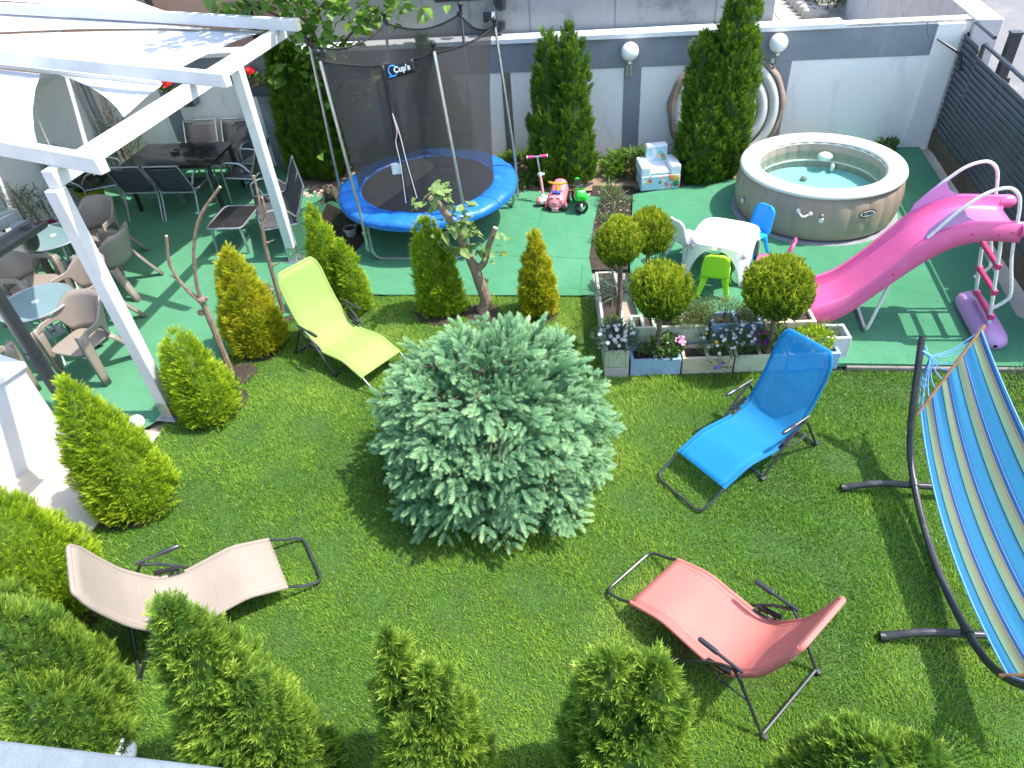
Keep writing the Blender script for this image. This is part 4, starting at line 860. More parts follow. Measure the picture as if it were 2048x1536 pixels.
# ride-on car
c = at(1117, 418); k = thing('ride_on_car', 'pink toy ride-on car with an orange handle bar and blue seat patch', 'toy car', (c[0], c[1], .012)); Rc = rotz(-.30); C0 = np.array([c[0], c[1] + .08, .012])
def cg(L): return np.array(L) @ Rc.T + C0
G = []
for y, w, z0, z1 in ((-.20, .07, .05, .10), (-.185, .10, .045, .17), (-.12, .125, .045, .20), (-.04, .13, .045, .225), (.02, .125, .045, .21), (.10, .125, .045, .215), (.18, .125, .05, .28), (.23, .10, .07, .30), (.25, .06, .1, .28)):
    G.append(cg([(w * .55, y, z0), (w, y, z0 + (z1 - z0) * .3), (w, y, z0 + (z1 - z0) * .62), (w * .72, y, z1 - .015), (w * .3, y, z1), (-w * .3, y, z1), (-w * .72, y, z1 - .015), (-w, y, z0 + (z1 - z0) * .62), (-w, y, z0 + (z1 - z0) * .3), (-w * .55, y, z0), (w * .55, y, z0)]))
m_cp = M('coral_pink_plastic', (.70, .22, .25), (.64, .19, .21), .35, vs=4)
mb = MB(); mb.grid(G); mb.poly(G[0][:-1]); mb.poly(G[-1][:-1]); obj('body', mb, m_cp, k, ang=60)
for sx in (-1, 1):
    for y in (-.12, .14):
        a, b = cg([(sx * .115, y, .065), (sx * .15, y, .065)]); mb = MB(); mb.tube([a, b], .062, 16); o = obj('wheel', mb, M('plum_wheel', (.3, .06, .09), rough=.5) if (sx < 0 and y < 0) else bpy.data.materials['plum_wheel'], k, bevel=.008)
        a, b = cg([(sx * .15, y, .065), (sx * .155, y, .065)]); mb = MB(); mb.tube([a, b], .03, 12); obj('hubcap', mb, m_kw, o)
mb = MB(); mb.tube(cg([(-.13, .05, .325), (-.05, .03, .315), (.05, .03, .315), (.13, .05, .325)]), [.014, .02, .02, .014], 8); mb.tube(cg([(0, .03, .31), (0, .0, .20)]), [.022, .04], 8); obj('handle_bar', mb, M('orange_plastic', (.80, .33, .02), rough=.4), k)
mb = MB(); mb.box(cg([(0, -.06, .232)])[0], (.12, .07, .02), Rc); obj('seat_patch', mb, M('royal_blue_plastic', (.02, .07, .35), rough=.4), k, bevel=.006)
mb = MB(); mb.tube(cg([(0, -.195, .12), (0, -.208, .12)]), .035, 16); mb.box(cg([(0, -.205, .04)])[0], (.09, .03, .06), Rc); obj('bumper', mb, m_ppk, k, bevel=.005)
for s in (-1, 1): mb = MB(); mb.box(cg([(s * .045, -.15, .198)])[0], (.05, .04, .01), Rc); obj('windscreen', mb, m_ppk, k, bevel=.003)
# balance bike
c = at(1164, 428); k = thing('toy_motorbike', 'bright green toy balance motorbike with black handlebars', 'toy motorbike', (c[0], c[1] + .1, .012)); C0 = np.array([c[0] - .01, c[1] + .16, .012]); m_bg = M('vivid_green_plastic', (.02, .48, .03), (.02, .44, .03), .32, vs=3, coat=.3)
for y in (-.17, .20):
    mb = MB(); mb.lathe([(.062, -.016), (.082, -.022), (.095, -.012), (.095, .012), (.082, .022), (.062, .016)], 24, C0 + [0, y, .095], np.array([[0, 0, 1], [1, 0, 0], [0, 1, 0]]).T); o = obj('wheel', mb, m_black, k)
    mb = MB(); mb.tube([C0 + [-.012, y, .095], C0 + [.012, y, .095]], .063, 16); obj('rim', mb, m_alu, o)
mb = MB(); G = []
for y, w, z0, z1 in ((-.19, .05, .20, .25), (-.17, .085, .185, .30), (-.10, .088, .18, .335), (-.03, .075, .14, .34), (.05, .07, .12, .31), (.14, .065, .16, .30), (.22, .06, .22, .33), (.28, .03, .27, .33)):
    G.append([C0 + np.array(p) for p in ((w, y, z0), (w, y, (z0 + z1) / 2), (w * .6, y, z1), (-w * .6, y, z1), (-w, y, (z0 + z1) / 2), (-w, y, z0), (w, y, z0))])
mb.grid(G); mb.poly(G[0][:-1]); mb.poly(G[-1][:-1]); obj('body', mb, m_bg, k, ang=60)
for s in (-1, 1): mb = MB(); mb.tube([C0 + [s * .035, -.17, .095], C0 + [s * .035, -.11, .32]], .013, 8); obj('fork', mb, m_black, k)
mb = MB(); mb.box(C0 + [0, .0, .352], (.09, .09, .02)); mb.box(C0 + [0, .14, .32], (.10, .17, .03)); obj('seat', mb, m_black, k, bevel=.012)
mb = MB(); mb.tube(cr([C0 + [-.17, -.06, .385], C0 + [-.08, -.10, .375], C0 + [0, -.11, .36], C0 + [.08, -.10, .375], C0 + [.17, -.06, .385]], 4), .013, 8); obj('handlebar', mb, m_black, k)
# ================================================================== sun loungers
def lounger(name, lab, col, col2, loc, ang, alpha=.97, trans=.3):
    m = M(name, col, col2, .75, vs=3, bump=.15, bs=500, trans=trans, alpha=alpha, fine=.08)
    t = thing('sun_lounger', lab, 'sun lounger', (*loc, 0), math.radians(ang), 'reclining sun loungers on the lawn', False)
    w = .255; P = []
    for a, b in zip(*[iter_ for iter_ in (lambda F: (F[:-1], F[1:]))(fillet([(.285, .150), (.55, .247), (.93, .208), (1.09, .262), (1.25, .50), (1.325, .70), (1.39, .93)], .07, 3))]):
        k = max(1, int(round(np.hypot(*(np.array(b) - a)) / .055)))
        P += [tuple(np.array(a) + (np.array(b) - np.array(a)) * q / k) for q in range(k)]
    P.append((1.39, .93))
    G = []
    L = len(P)
    for i, p in enumerate(P):
        k = max(0, (i - (L - 4)) / 3); ww = w * (1 - .16 * k ** 2.5); row = []
        dx, dz = np.array(P[min(i + 1, L - 1)]) - np.array(P[max(i - 1, 0)]); nn = np.array([-dz, dx]) / np.hypot(dx, dz)
        sagw = .018 * math.sin(math.pi * i / (L - 1)) ** .7
        for u in np.linspace(-1, 1, 11):
            e = .012 * max(0, (abs(u) - .8) / .2); q = np.array(p) - nn * (sagw * (1 - u * u) - .014) - nn * e; row.append((q[0], u * (ww + .012), q[1]))
        G.append(row)
    e = np.array([P[-1][0] + .012, P[-1][1] + .018]); G.append([(e[0], u * w * .80, e[1]) for u in np.linspace(-1, 1, 11)])
    mb = MB(); mb.grid(G); obj('fabric', mb, m, t, solid=.004, ang=None)
    ms_ = M(name + '_stitch_and_crease_shade', tuple(x * .80 for x in col), rough=.8)  # one darker fabric tone, for the stitching and the painted crease shade
    for k_ in (1, 9): mb = MB(); mb.tube([np.array(r[k_]) + [0, 0, .003] for r in G[:-2]], .0022, 4); obj('stitching', mb, ms_, t)
    for i_ in (int(L * .30), int(L * .63)): mb = MB(); mb.tube([np.array(q_) + [0, 0, .002] for q_ in G[i_][1:-1]], .0022, 4); obj('crease_shade', mb, ms_, t)  # thin darker lines across the fabric: shade of the folds given as colour
    for s in (-1, 1):                                                     # hems sewn round the side tubes
        mb = MB(); H = [(p[0], s * w * (1 - .16 * max(0, (i - (L - 4)) / 3) ** 2.5), p[1]) for i, p in enumerate(P)]
        a = next(i for i, p in enumerate(P) if p[0] > .95)
        mb.tube(H[:a], .0165, 8); mb.tube(H[a + 2:], .0165, 8); obj('hem', mb, m, t)
    mb = MB(); H = P[-1]; mb.tube(fillet([(P[-2][0], -w * .90, P[-2][1]), (H[0] + .01, -w * .82, H[1] + .018), (H[0] + .01, w * .82, H[1] + .018), (P[-2][0], w * .90, P[-2][1])], .06), .0165, 8); obj('head_hem', mb, m, t)
    nf = [1 - .17 * max(0, (i - (L - 4)) / 3) ** 2.5 for i in range(L)]
    loop = [np.array([p[0], -w * k_, p[1]]) for p, k_ in list(zip(P, nf))[::-1]] + [np.array([.20, -w, .085]), np.array([.045, -w * .98, .018]), np.array([.045, w * .98, .018]), np.array([.20, w, .085])] + [np.array([p[0], w * k_, p[1]]) for p, k_ in zip(P, nf)]
    mb = MB(); mb.tube(fillet(loop, .07, 4), .0115, 8); obj('body_frame', mb, m_tube, t)
    for s in (-1, 1):
        y = s * .292
        mb = MB(); mb.tube(fillet([(1.135, y, .44), (1.02, y, .36), (.88, y, .20), (.735, y, .018)], .05), .0115, 8); obj('front_leg', mb, m_tube, t)
        mb = MB(); mb.tube(fillet([(1.10, y + s * .012, .452), (1.16, y + s * .012, .40), (1.385, y + s * .012, .018)], .03), .0115, 8); obj('rear_leg', mb, m_tube, t)
        mb = MB(); mb.tube([(1.17, y + s * .004, .462), (.98, y + s * .004, .455)], .0115, 8); a = obj('arm', mb, m_tube, t)
        mb = MB(); mb.tube([(.995, y + s * .004, .457), (.98, y + s * .004, .457), (.87, y + s * .004, .452), (.855, y + s * .004, .45)], [.015, .0175, .0175, .012], 10); obj('arm_grip', mb, m_tube, a)
        mb = MB(); mb.box((1.01, s * .272, .29), (.17, .022, .03), np.array([[.93, 0, -.36], [0, 1, 0], [.36, 0, .93]])); mb.tube([(1.06, s * .25, .285), (1.06, s * .30, .30)], .008, 6); mb.tube([(.95, s * .25, .235), (.95, s * .30, .255)], .008, 6); obj('hinge_plate', mb, m_black, t)
        mb = MB(); mb.tube([(.93, y, .25), (1.05, y, .20), (1.24, y + s * .01, .24)], .007, 6); obj('link_bar', mb, m_tube, t)
        for x in (.735, 1.385): mb = MB(); mb.box((x + (.01 if x > 1 else -.01), s * .30, .014), (.05, .035, .028)); obj('foot_cap', mb, m_tube, t, bevel=.006)
    mb = MB(); mb.tube([(.735, -.292, .018), (.735, .292, .018)], .0115, 8); obj('floor_bar', mb, m_tube, t)
    mb = MB(); mb.tube([(1.385, -.304, .018), (1.385, .304, .018)], .0115, 8); obj('floor_bar', mb, m_tube, t)
    return t
lounger('blue_fabric', 'bright blue sun lounger in front of the painted block planter', (.018, .40, .80), (.018, .37, .76), (1.235, 3.73), 30.6, .62, .42)
lounger('lime_fabric', 'lime green sun lounger left of the blue spruce', (.40, .555, .15), (.38, .53, .14), (-1.098, 5.472), 136.9)
lounger('coral_fabric', 'coral red sun lounger in front of the hammock', (.80, .27, .23), (.76, .25, .21), (.715, 3.093), 308.0)
lounger('sand_fabric', 'sand beige sun lounger behind the foreground thuja', (.44, .375, .31), (.415, .35, .29), (-1.646, 3.451), 207.3)

# ================================================================== hammock
def stripe_mat():
    m, n, out = _nodes('striped_cloth'); a = n.nodes.new('ShaderNodeAttribute'); a.attribute_name = 'tint'
    x = n.nodes.new('ShaderNodeMath'); x.operation = 'MULTIPLY'; x.inputs[1].default_value = 4.0; n.links.new(a.outputs['Fac'], x.inputs[0])
    f = n.nodes.new('ShaderNodeMath'); f.operation = 'FRACT'; n.links.new(x.outputs[0], f.inputs[0])
    c = _ramp(n, f.outputs[0], [(0, (.07, .36, .66)), (.30, (.05, .30, .50)), (.36, (.01, .06, .13)), (.40, (.30, .48, .32)), (.55, (.42, .40, .24)), (.68, (.22, .12, .09)), (.70, (.44, .42, .20)), (.74, (.03, .14, .44)), (.85, (.5, .6, .7)), (.87, (.05, .26, .58)), (.93, (.07, .36, .66))], 'CONSTANT')
    tc = n.nodes.new('ShaderNodeTexCoord').outputs['Object']; nz = _noise(n, tc, 60, 3); c = _mixc(n, .15, c, nz.outputs[0], 'MULTIPLY')
    b = n.nodes.new('ShaderNodeBsdfPrincipled'); b.inputs['Roughness'].default_value = .85; n.links.new(c, b.inputs['Base Color']); t = n.nodes.new('ShaderNodeBsdfTranslucent'); n.links.new(c, t.inputs[0])
    q = n.nodes.new('ShaderNodeMixShader'); q.inputs[0].default_value = .4; n.links.new(b.outputs[0], q.inputs[1]); n.links.new(t.outputs[0], q.inputs[2]); n.links.new(q.outputs[0], out.inputs[0]); return m
m_hst = M('black_stand_tube', (.055, .055, .06), (.035, .035, .04), .38, metal=.2, vs=7, fine=.2, grime=(.12, .11, .10), gs=9)
m_rope = M('blue_rope', (.10, .28, .62), (.14, .34, .66), .8, vs=30); m_bar = M('hammock_bar', (.36, .20, .085), (.22, .11, .05), .55, vs=9, fine=.3)
hs = thing('hammock_stand', 'curved black steel hammock stand with two arched cross feet on the lawn', 'hammock stand', (3.0, 3.0, 0))
J1, J2, TN, TS = np.array([3.09, 3.55, .14]), np.array([2.81, 2.29, .14]), np.array([3.22, 4.22, 1.0]), np.array([2.60, 1.42, 1.05])
arc = cr([TN, TN + (J1 - TN) * .5 + [.0, .0, -.19], J1, (J1 + J2) / 2 + [0, 0, -.10], J2, J2 + (TS - J2) * .5 + [0, 0, -.20], TS], 7)
mb = MB(); mb.tube(arc, .026, 12); obj('main_tube', mb, m_hst, hs)
for J in (J1, J2):
    d = np.array([.974, -.22 if J is J1 else -.16, 0]); mb = MB(); mb.tube(cr([J - d * .50 * [1, 1, 0] - [0, 0, .115], J - d * .25 - [0, 0, .035], J - [0, 0, .03], J + d * .25 - [0, 0, .035], J + d * .5 - [0, 0, .115]], 5), .028, 12); o = obj('cross_foot', mb, m_hst, hs)
    for s in (-1, 1): mb = MB(); e = J + d * .5 * s - [0, 0, .115]; mb.tube([e - d * s * .04, e + d * s * .02], .034, 12); obj('foot_cap', mb, m_black, o)
    i = min(range(len(arc)), key=lambda k: np.linalg.norm(arc[k] - J)); mb = MB(); mb.tube([arc[i - 1] * .4 + arc[i] * .6, arc[i], arc[i + 1] * .4 + arc[i] * .6], .033, 12); obj('sleeve', mb, m_hst, hs)
mb = MB(); mb.tube([TN, TN + [.01, .03, .05]], [.027, .02], 10); obj('tube_cap', mb, m_black, hs)
hm = thing('hammock', 'blue, green and tan striped cloth hammock hanging from a wooden spreader bar', 'hammock', (3.2, 3.0, 0))
A0, A1 = at(1838, 826, .58), at(1966, 655, 1.12); B0, B1 = at(2008, 1352, .42), np.array([3.12, 1.55, .95])
for a, b in ((A0, A1), (B0, B1)): mb = MB(); d = nrm(b - a); mb.tube([a - d * .02, b + d * .02], .014, 8); obj('spreader_bar', mb, m_bar, hm)
NU, NV = 24, 41; G = []; dB = A1 - A0; dC = B1 - B0
for i in range(NU):
    v = i / (NU - 1); row = []
    for u in np.linspace(0, 1, NV):
        p = (A0 + dB * (.03 + .94 * u)) * (1 - v) + (B0 + dC * (.03 + .94 * u)) * v; sg = 4 * v * (1 - v)
        p = p + np.array([-.05 * (1 - u), 0, -.10 - .06 * math.sin(math.pi * u)]) * sg + np.array([0, 0, .006 * math.sin(u * 40) * (1 - sg)]); row.append(p)
    G.append(row)
o0 = (A0 - A1); sc_ = np.array([0, 0, -.03])
mb = MB(); mb.grid(G); ho = obj('cloth', mb, stripe_mat(), hm, ang=None); at_ = ho.data.attributes.new('tint', 'FLOAT', 'POINT'); at_.data.foreach_set('value', np.tile(np.linspace(.02, .98, NV), NU).astype(np.float32))
for E0, a, d, vrow in ((TN + np.array([.02, -.02, -.06]), A0, dB, 0), (TS, B0, dC, -1)):
    kn = E0 * .72 + (a + d * .5) * .28; mb = MB(); mb.tube([E0, kn], .014, 8); mb.tube([E0 + np.array([.03 * math.cos(t), .03 * math.sin(t), .02 * math.sin(2 * t)]) for t in np.linspace(0, 6.0, 12)], .010, 6); obj('rope_knot', mb, m_rope, hm)
    mb = MB()
    for k in range(9): e = a + d * (.04 + .115 * k); mb.tube(cr([kn, (kn + e) / 2 + np.array([0, 0, -.03 - .01 * (k % 3)]), e], 4), .0045, 5)
    for k in range(3): e = a + d * (.04 + .11 * k); mb.tube(cr([kn, kn + np.array([.01 * k - .02, -.03, -.2]), e + np.array([-.0, .01, -.05]), e], 4), .004, 5)
    obj('cords', mb, m_rope, hm)
    mb = MB()
    for k in range(9): e = a + d * (.04 + .115 * k); q = G[vrow][int((.01 + .12 * k) * (NV - 1) * .99)]; mb.tube([e, q + (e - q) * .1], .004, 4)
    obj('loops', mb, m_rope, hm)
mb = MB(); mb.tube([r[0] for r in G], .007, 6); mb.tube([r[-1] for r in G], .007, 6); obj('edge_cord', mb, m_rope, hm)

# ================================================================== block planter
pl = thing('block_planter', 'stepped planter of pastel painted hollow concrete blocks between lawn and play area', 'planter', (2.0, 5.4, 0))
bm = {n: M('block_' + n, c, tuple(x * .86 for x in c), .9, vs=7, bump=.5, bs=90, fine=.25, grime=tuple(x * .45 for x in c), gs=8) for n, c in dict(green=(.56, .62, .44), blue=(.33, .50, .70), beige=(.66, .56, .39), lilac=(.58, .53, .53), teal=(.30, .46, .50), white=(.62, .63, .62)).items()}
PA, PB = np.array([.925, 5.345, 0]), np.array([3.26, 5.15, 0]); PD = nrm(PB - PA); PN = np.array([-PD[1], PD[0], 0]); RP = np.array([PD, PN, [0, 0, 1]]).T
def block(u, v, z, col, L=.49, D=.235, H=.195, R=RP, o=PA):
    mb = MB(); t = .032; du, dv = R[:, 0], R[:, 1]; c = o + PD * u + PN * v + np.array([0, 0, z + H / 2]); j = lambda q: q + random.uniform(-.004, .004)
    for k in (-1, 1):
        mb.box(c + dv * k * (D - t) / 2, (L, t, H), R); mb.box(c + du * k * (L - t) / 2, (t, D - 2 * t, H - .002), R)
    mb.box(c, (t, D - 2 * t, H - .01), R); mb.box(c + [0, 0, -.03], (L - 2 * t, D - 2 * t, H - .09), R)
    o_ = obj('block', mb, bm[col], pl, bevel=.004, seg=1); return o_
for i, c in enumerate(('blue', 'beige', 'green', 'blue')): block(.50 + .505 * i, .12, -.005, c)
for i, c in enumerate(('lilac', 'teal', 'lilac', 'green')): block(.52 + .52 * i, .375, .0, c)
for i, c in enumerate(('green', 'green', 'blue', 'beige')): block((.24, .62, 1.15, 1.66)[i] + .16, .375, .20, c, L=(.25, .49, .49, .49)[i])
R2 = np.array([PN, -PD, [0, 0, 1]]).T
for i in range(3): block(.118, .24 + .5 * i, -.08, 'lilac', R=R2); block(.118, .24 + .5 * i, .12, ('green', 'lilac', 'lilac')[i], R=R2)
wb = thing('concrete_block', 'single pale hollow concrete block standing at the right end of the planter', 'concrete block', (3.1, 5.4, .05))
mb = MB(); cc = PA + PD * 2.16 + PN * .22 + np.array([0, 0, .17])
for k in (-1, 1): mb.box(cc + PN * k * .104, (.42, .03, .25), RP); mb.box(cc + PD * k * .195, (.03, .175, .249), RP)
mb.box(cc, (.03, .175, .24), RP); obj('block_body', mb, bm['white'], wb, bevel=.004, seg=1)
soilp = MB(); soilp.box(PA + PD * 1.26 + PN * .12 + [0, 0, .14], (1.9, .17, .04), RP); soilp.box(PA + PD * 1.2 + PN * .375 + [0, 0, .335], (1.7, .17, .04), RP); soilp.box(PA + PD * .118 + PN * .75 + [0, 0, .285], (.17, 1.4, .06), RP); obj('planter_soil', soilp, m_soil, pl)
# ================================================================== plants
def rand_unit(n): v = RNG.normal(size=(n, 3)); return v / np.linalg.norm(v, axis=1)[:, None]
SPR = [spray_t(5, s, 46, .085) for s in (1, 2, 3)]                # thuja / cypress sprays
SPR_N = [spray_t(4, s, 34, .075, .3) for s in (4, 5, 6)]           # finer golden sprays
def hang_t(seed):
    r = random.Random(seed); q = []; P = [np.array([.12 * math.sin(2.2 * t + seed), .10 * math.cos(3 * t + seed), t]) for t in np.linspace(0, 1, 6)]
    for i in range(5):
        q.append(leafq(P[i], (P[i + 1] - P[i]) * 1.15, .11)); q.append(leafq(P[i], (P[i + 1] - P[i]) * 1.15, .11, (1, 0, 0)))
        for s in (-1, 1): q.append(leafq(P[i], np.array([s * .17, r.uniform(-.12, .12), .16]), .07))
    return tmpl(q)
HANG = [hang_t(s) for s in (1, 2, 3)]
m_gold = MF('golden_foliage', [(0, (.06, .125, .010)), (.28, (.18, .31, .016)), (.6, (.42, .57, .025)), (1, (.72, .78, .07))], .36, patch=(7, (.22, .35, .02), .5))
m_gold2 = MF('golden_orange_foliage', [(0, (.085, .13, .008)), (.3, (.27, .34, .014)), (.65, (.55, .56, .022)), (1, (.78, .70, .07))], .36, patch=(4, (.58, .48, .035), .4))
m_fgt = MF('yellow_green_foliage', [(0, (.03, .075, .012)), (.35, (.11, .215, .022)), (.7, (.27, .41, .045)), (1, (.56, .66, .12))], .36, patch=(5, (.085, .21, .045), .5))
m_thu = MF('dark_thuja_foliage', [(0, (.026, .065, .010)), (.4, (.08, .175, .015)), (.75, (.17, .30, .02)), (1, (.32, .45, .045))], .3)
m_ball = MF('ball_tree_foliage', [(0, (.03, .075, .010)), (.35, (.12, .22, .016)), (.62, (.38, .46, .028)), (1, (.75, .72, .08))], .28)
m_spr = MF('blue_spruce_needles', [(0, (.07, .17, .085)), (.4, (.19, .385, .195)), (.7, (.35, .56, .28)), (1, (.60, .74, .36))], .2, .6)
def lobes_surface(lobes, n, rng, prof, rag=.10, depth=.22):
    """points and outward directions on a union of egg-shaped crowns"""
    P, D, Hh = [], [], []; tot = sum(l[4] * l[5] for l in lobes)
    for li, (x, y, z0, lean, h, w) in enumerate(lobes):
        m = int(n * h * w / tot); t = rng.random(m * 3); r = prof(t); keep = rng.random(m * 3) < r / r.max() * .9 + .1; t = t[keep][:m]; r = prof(t) * w / 2
        th = rng.random(len(t)) * 2 * np.pi; bump = np.zeros(len(t))
        for k in range(70):
            a, b, s, q = rng.random() * 6.28, rng.random(), rng.uniform(.06, .24), rng.uniform(-1.2, 1.0); d = np.arctan2(np.sin(th - a), np.cos(th - a)) * .5
            bump += q * np.exp(-(d ** 2 + (t - b) ** 2) / s ** 2 * 2)
        rr = r * (1 + rag * bump) * (1 - depth * rng.random(len(t)) ** 2)
        p = np.stack([x + lean[0] * t * h + rr * np.cos(th), y + lean[1] * t * h + rr * np.sin(th), z0 + t * h + rng.normal(0, .01, len(t))], 1)
        dr = (prof(np.clip(t + .02, 0, 1)) - prof(np.clip(t - .02, 0, 1))) / .04 * w / 2 / h
        nn = np.stack([np.cos(th), np.sin(th), -dr], 1); nn /= np.linalg.norm(nn, axis=1)[:, None]
        ok = np.ones(len(t), bool)
        for lj, (x2, y2, z2, l2, h2, w2) in enumerate(lobes):
            if lj == li: continue
            tt = (p[:, 2] - z2) / h2; q = (tt > 0) & (tt < 1); r2 = prof(np.clip(tt, 0, 1)) * w2 / 2
            ok &= ~(q & (np.hypot(p[:, 0] - x2 - l2[0] * tt * h2, p[:, 1] - y2 - l2[1] * tt * h2) < r2 * .72))
        P.append(p[ok]); D.append(nn[ok]); Hh.append(t[ok])
    return np.concatenate(P), np.concatenate(D), np.concatenate(Hh)
def egg(t): return np.clip((1 - t), 0, 1) ** .62 * np.clip(t + .12, 0, 1) ** .30 * 1.32
def cone(t): return np.clip((1 - t), 0, 1) ** .80 * np.clip(t + .10, 0, 1) ** .22 * 1.28
def column(t): return np.clip((1 - t), 0, 1) ** .48 * np.clip(t + .14, 0, 1) ** .18 * 1.10
def conifer(name, lab, cat, lobes, n, size, mat, prof=egg, T=None, up=.85, out=.75, group=None, rag=.11, seed=1, pot=None, pull=.12):
    rng = np.random.default_rng(seed); l0 = lobes[0]; t = thing(name, lab, cat, (l0[0], l0[1], 0), group=group)
    p, d, hh = lobes_surface(lobes, n, rng, prof, rag); n = len(p)
    ax = d * out + np.array([0, 0, up]) + rng.normal(0, .22, (n, 3)); side = np.cross(d, (0, 0, 1)) * .5 + rng.normal(0, .8, (n, 3))
    side = side - ax * ((side * ax).sum(1) / (ax * ax).sum(1))[:, None]
    K = max(n // 24, 12); cc = p[rng.choice(n, K, replace=False)]; near = np.empty(n, int)
    for q in range(0, n, 2000): near[q:q + 2000] = ((p[q:q + 2000, None, :] - cc[None]) ** 2).sum(2).argmin(1)
    ct, cr_ = rng.normal(0, .13, K), rng.uniform(-.055, .035, K) * (.4 + 2 * pull); p = p + (cc[near] - p) * pull + d * cr_[near][:, None] + np.array([0, 0, 1]) * (cr_[near] * .5)[:, None]
    sc = size * rng.uniform(.65, 1.35, n); tint = np.clip(rng.normal(.45, .18, n) + ct[near], 0, 1)
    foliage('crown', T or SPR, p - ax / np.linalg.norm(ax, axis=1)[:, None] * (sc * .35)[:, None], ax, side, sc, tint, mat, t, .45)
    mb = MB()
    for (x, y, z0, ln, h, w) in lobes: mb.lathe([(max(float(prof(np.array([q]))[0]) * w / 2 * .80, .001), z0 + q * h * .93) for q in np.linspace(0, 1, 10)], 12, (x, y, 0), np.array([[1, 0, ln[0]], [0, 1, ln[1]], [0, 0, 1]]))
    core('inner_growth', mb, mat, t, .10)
    mb = MB()
    for (x, y, z0, ln, h, w) in lobes[:1]: mb.tube([(x, y, -.02), (x, y, z0 + .3 * h)], [.03, .02], 8)
    obj('trunk', mb, m_bark, t)
    if pot: mb = MB(); mb.lathe([(pot * .8, .0), (pot, .2), (pot * 1.05, .2), (pot * .95, .17)], 20, (l0[0], l0[1], 0)); obj('pot', mb, m_black, t)
    return t
L0 = (0, 0); g = 'golden dwarf conifers along the lawn edge'
conifer('golden_conifer', 'golden twin-peaked conifer behind the head of the lime lounger', 'conifer', [(-1.98, 7.08, .03, L0, 1.30, .56), (-1.75, 6.98, .03, L0, .92, .50)], 7540, 0.063, m_gold, cone, SPR_N, group=g, seed=2)
conifer('golden_conifer', 'tall orange-tipped golden conifer between the two bare saplings', 'conifer', [(-2.75, 6.42, .03, L0, 1.22, .76)], 7540, 0.063, m_gold2, cone, SPR_N, group=g, seed=3)
conifer('golden_conifer', 'round egg-shaped golden conifer beside the foot of the near pergola post', 'conifer', [(-3.04, 5.38, .03, L0, .90, .72), (-2.98, 5.30, .03, L0, .78, .66)], 7540, 0.063, m_gold, column, SPR_N, group=g, seed=4)
conifer('golden_conifer', 'golden conifer on the edge of the pale path with its pointed top beside the downpipe', 'conifer', [(-3.40, 4.27, .03, L0, 1.30, .84), (-3.30, 4.20, .03, L0, .98, .78)], 10150, 0.067, m_gold, cone, SPR_N, group=g, seed=5)
conifer('golden_conifer', 'wide golden conifer at the left edge behind the head of the beige lounger', 'conifer', [(-3.62, 3.20, .03, L0, 1.22, 1.05), (-3.85, 3.3, .03, L0, 1.1, .95)], 13050, 0.070, m_gold, egg, SPR_N, group=g, seed=6)
conifer('golden_conifer', 'dark-centred golden conifer left of the pruned tree in front of the trampoline', 'conifer', [(-.76, 6.80, .03, L0, 1.16, .56), (-.58, 6.74, .03, L0, .74, .34)], 7540, 0.059, m_gold, column, SPR_N, group=g, seed=7)
conifer('golden_conifer', 'slim golden conifer standing alone to the right of the pruned tree', 'conifer', [(.37, 6.60, .03, L0, .99, .50)], 6090, 0.059, m_gold2, cone, SPR_N, group=g, seed=8)
g = 'large yellow-green thujas in the foreground'
conifer('thuja', 'broad yellow-green thuja filling the bottom left corner', 'thuja', [(-3.05, 2.28, .03, L0, 1.30, .96), (-2.84, 2.02, .03, L0, .98, .74), (-3.4, 2.40, .03, L0, 1.48, 1.05)], 19500, .076, m_fgt, egg, SPR, group=g, seed=9, rag=.15, pull=.18)
conifer('thuja', 'yellow-green thuja whose bent tip covers the middle of the beige lounger', 'thuja', [(-1.66, 1.88, .03, L0, 1.82, .74), (-1.48, 1.80, .03, L0, 1.34, .62), (-1.78, 1.80, .03, L0, 1.15, .58)], 16900, .076, m_fgt, cone, SPR, group=g, seed=10, rag=.15, pull=.18)
conifer('thuja', 'yellow-green thuja with two tips at the bottom middle', 'thuja', [(-.70, 1.80, .03, L0, 1.52, .48), (-.52, 1.70, .03, L0, 1.36, .56), (-.66, 1.60, .03, L0, 1.10, .66)], 15600, .076, m_fgt, cone, SPR, group=g, seed=11, rag=.17, pull=.18)
conifer('thuja', 'darker broad-topped thuja below the coral lounger at the bottom edge', 'thuja', [(.34, 1.60, .03, L0, 1.46, .60), (.53, 1.57, .03, L0, 1.46, .55), (.42, 1.48, .03, L0, 1.2, .72)], 15600, .076, m_fgt, column, SPR, group=g, seed=12, rag=.17, pull=.18)
conifer('thuja', 'thuja top just reaching into the bottom right corner', 'thuja', [(1.46, 1.22, .03, L0, 1.24, .85), (1.64, 1.2, .03, L0, 1.16, .75)], 11700, .076, m_fgt, egg, SPR, group=g, seed=13, rag=.15, pull=.18)
g = 'tall dark thujas along the garden wall'
conifer('tall_thuja', 'tall dark thuja between the red flower box and the trampoline', 'thuja', [(-2.95, 11.15, .05, L0, 2.15, .85), (-2.62, 10.95, .05, L0, 1.7, .8)], 7500, .13, m_thu, column, SPR, group=g, seed=14, out=.5, up=1, pull=.25)
conifer('tall_thuja', 'dark thuja behind the trampoline net', 'thuja', [(-.85, 11.05, .05, L0, 1.85, 1.0), (-.6, 11.0, .05, L0, 1.35, .8)], 6500, .13, m_thu, cone, SPR, group=g, seed=15, out=.5, up=1, pull=.25)
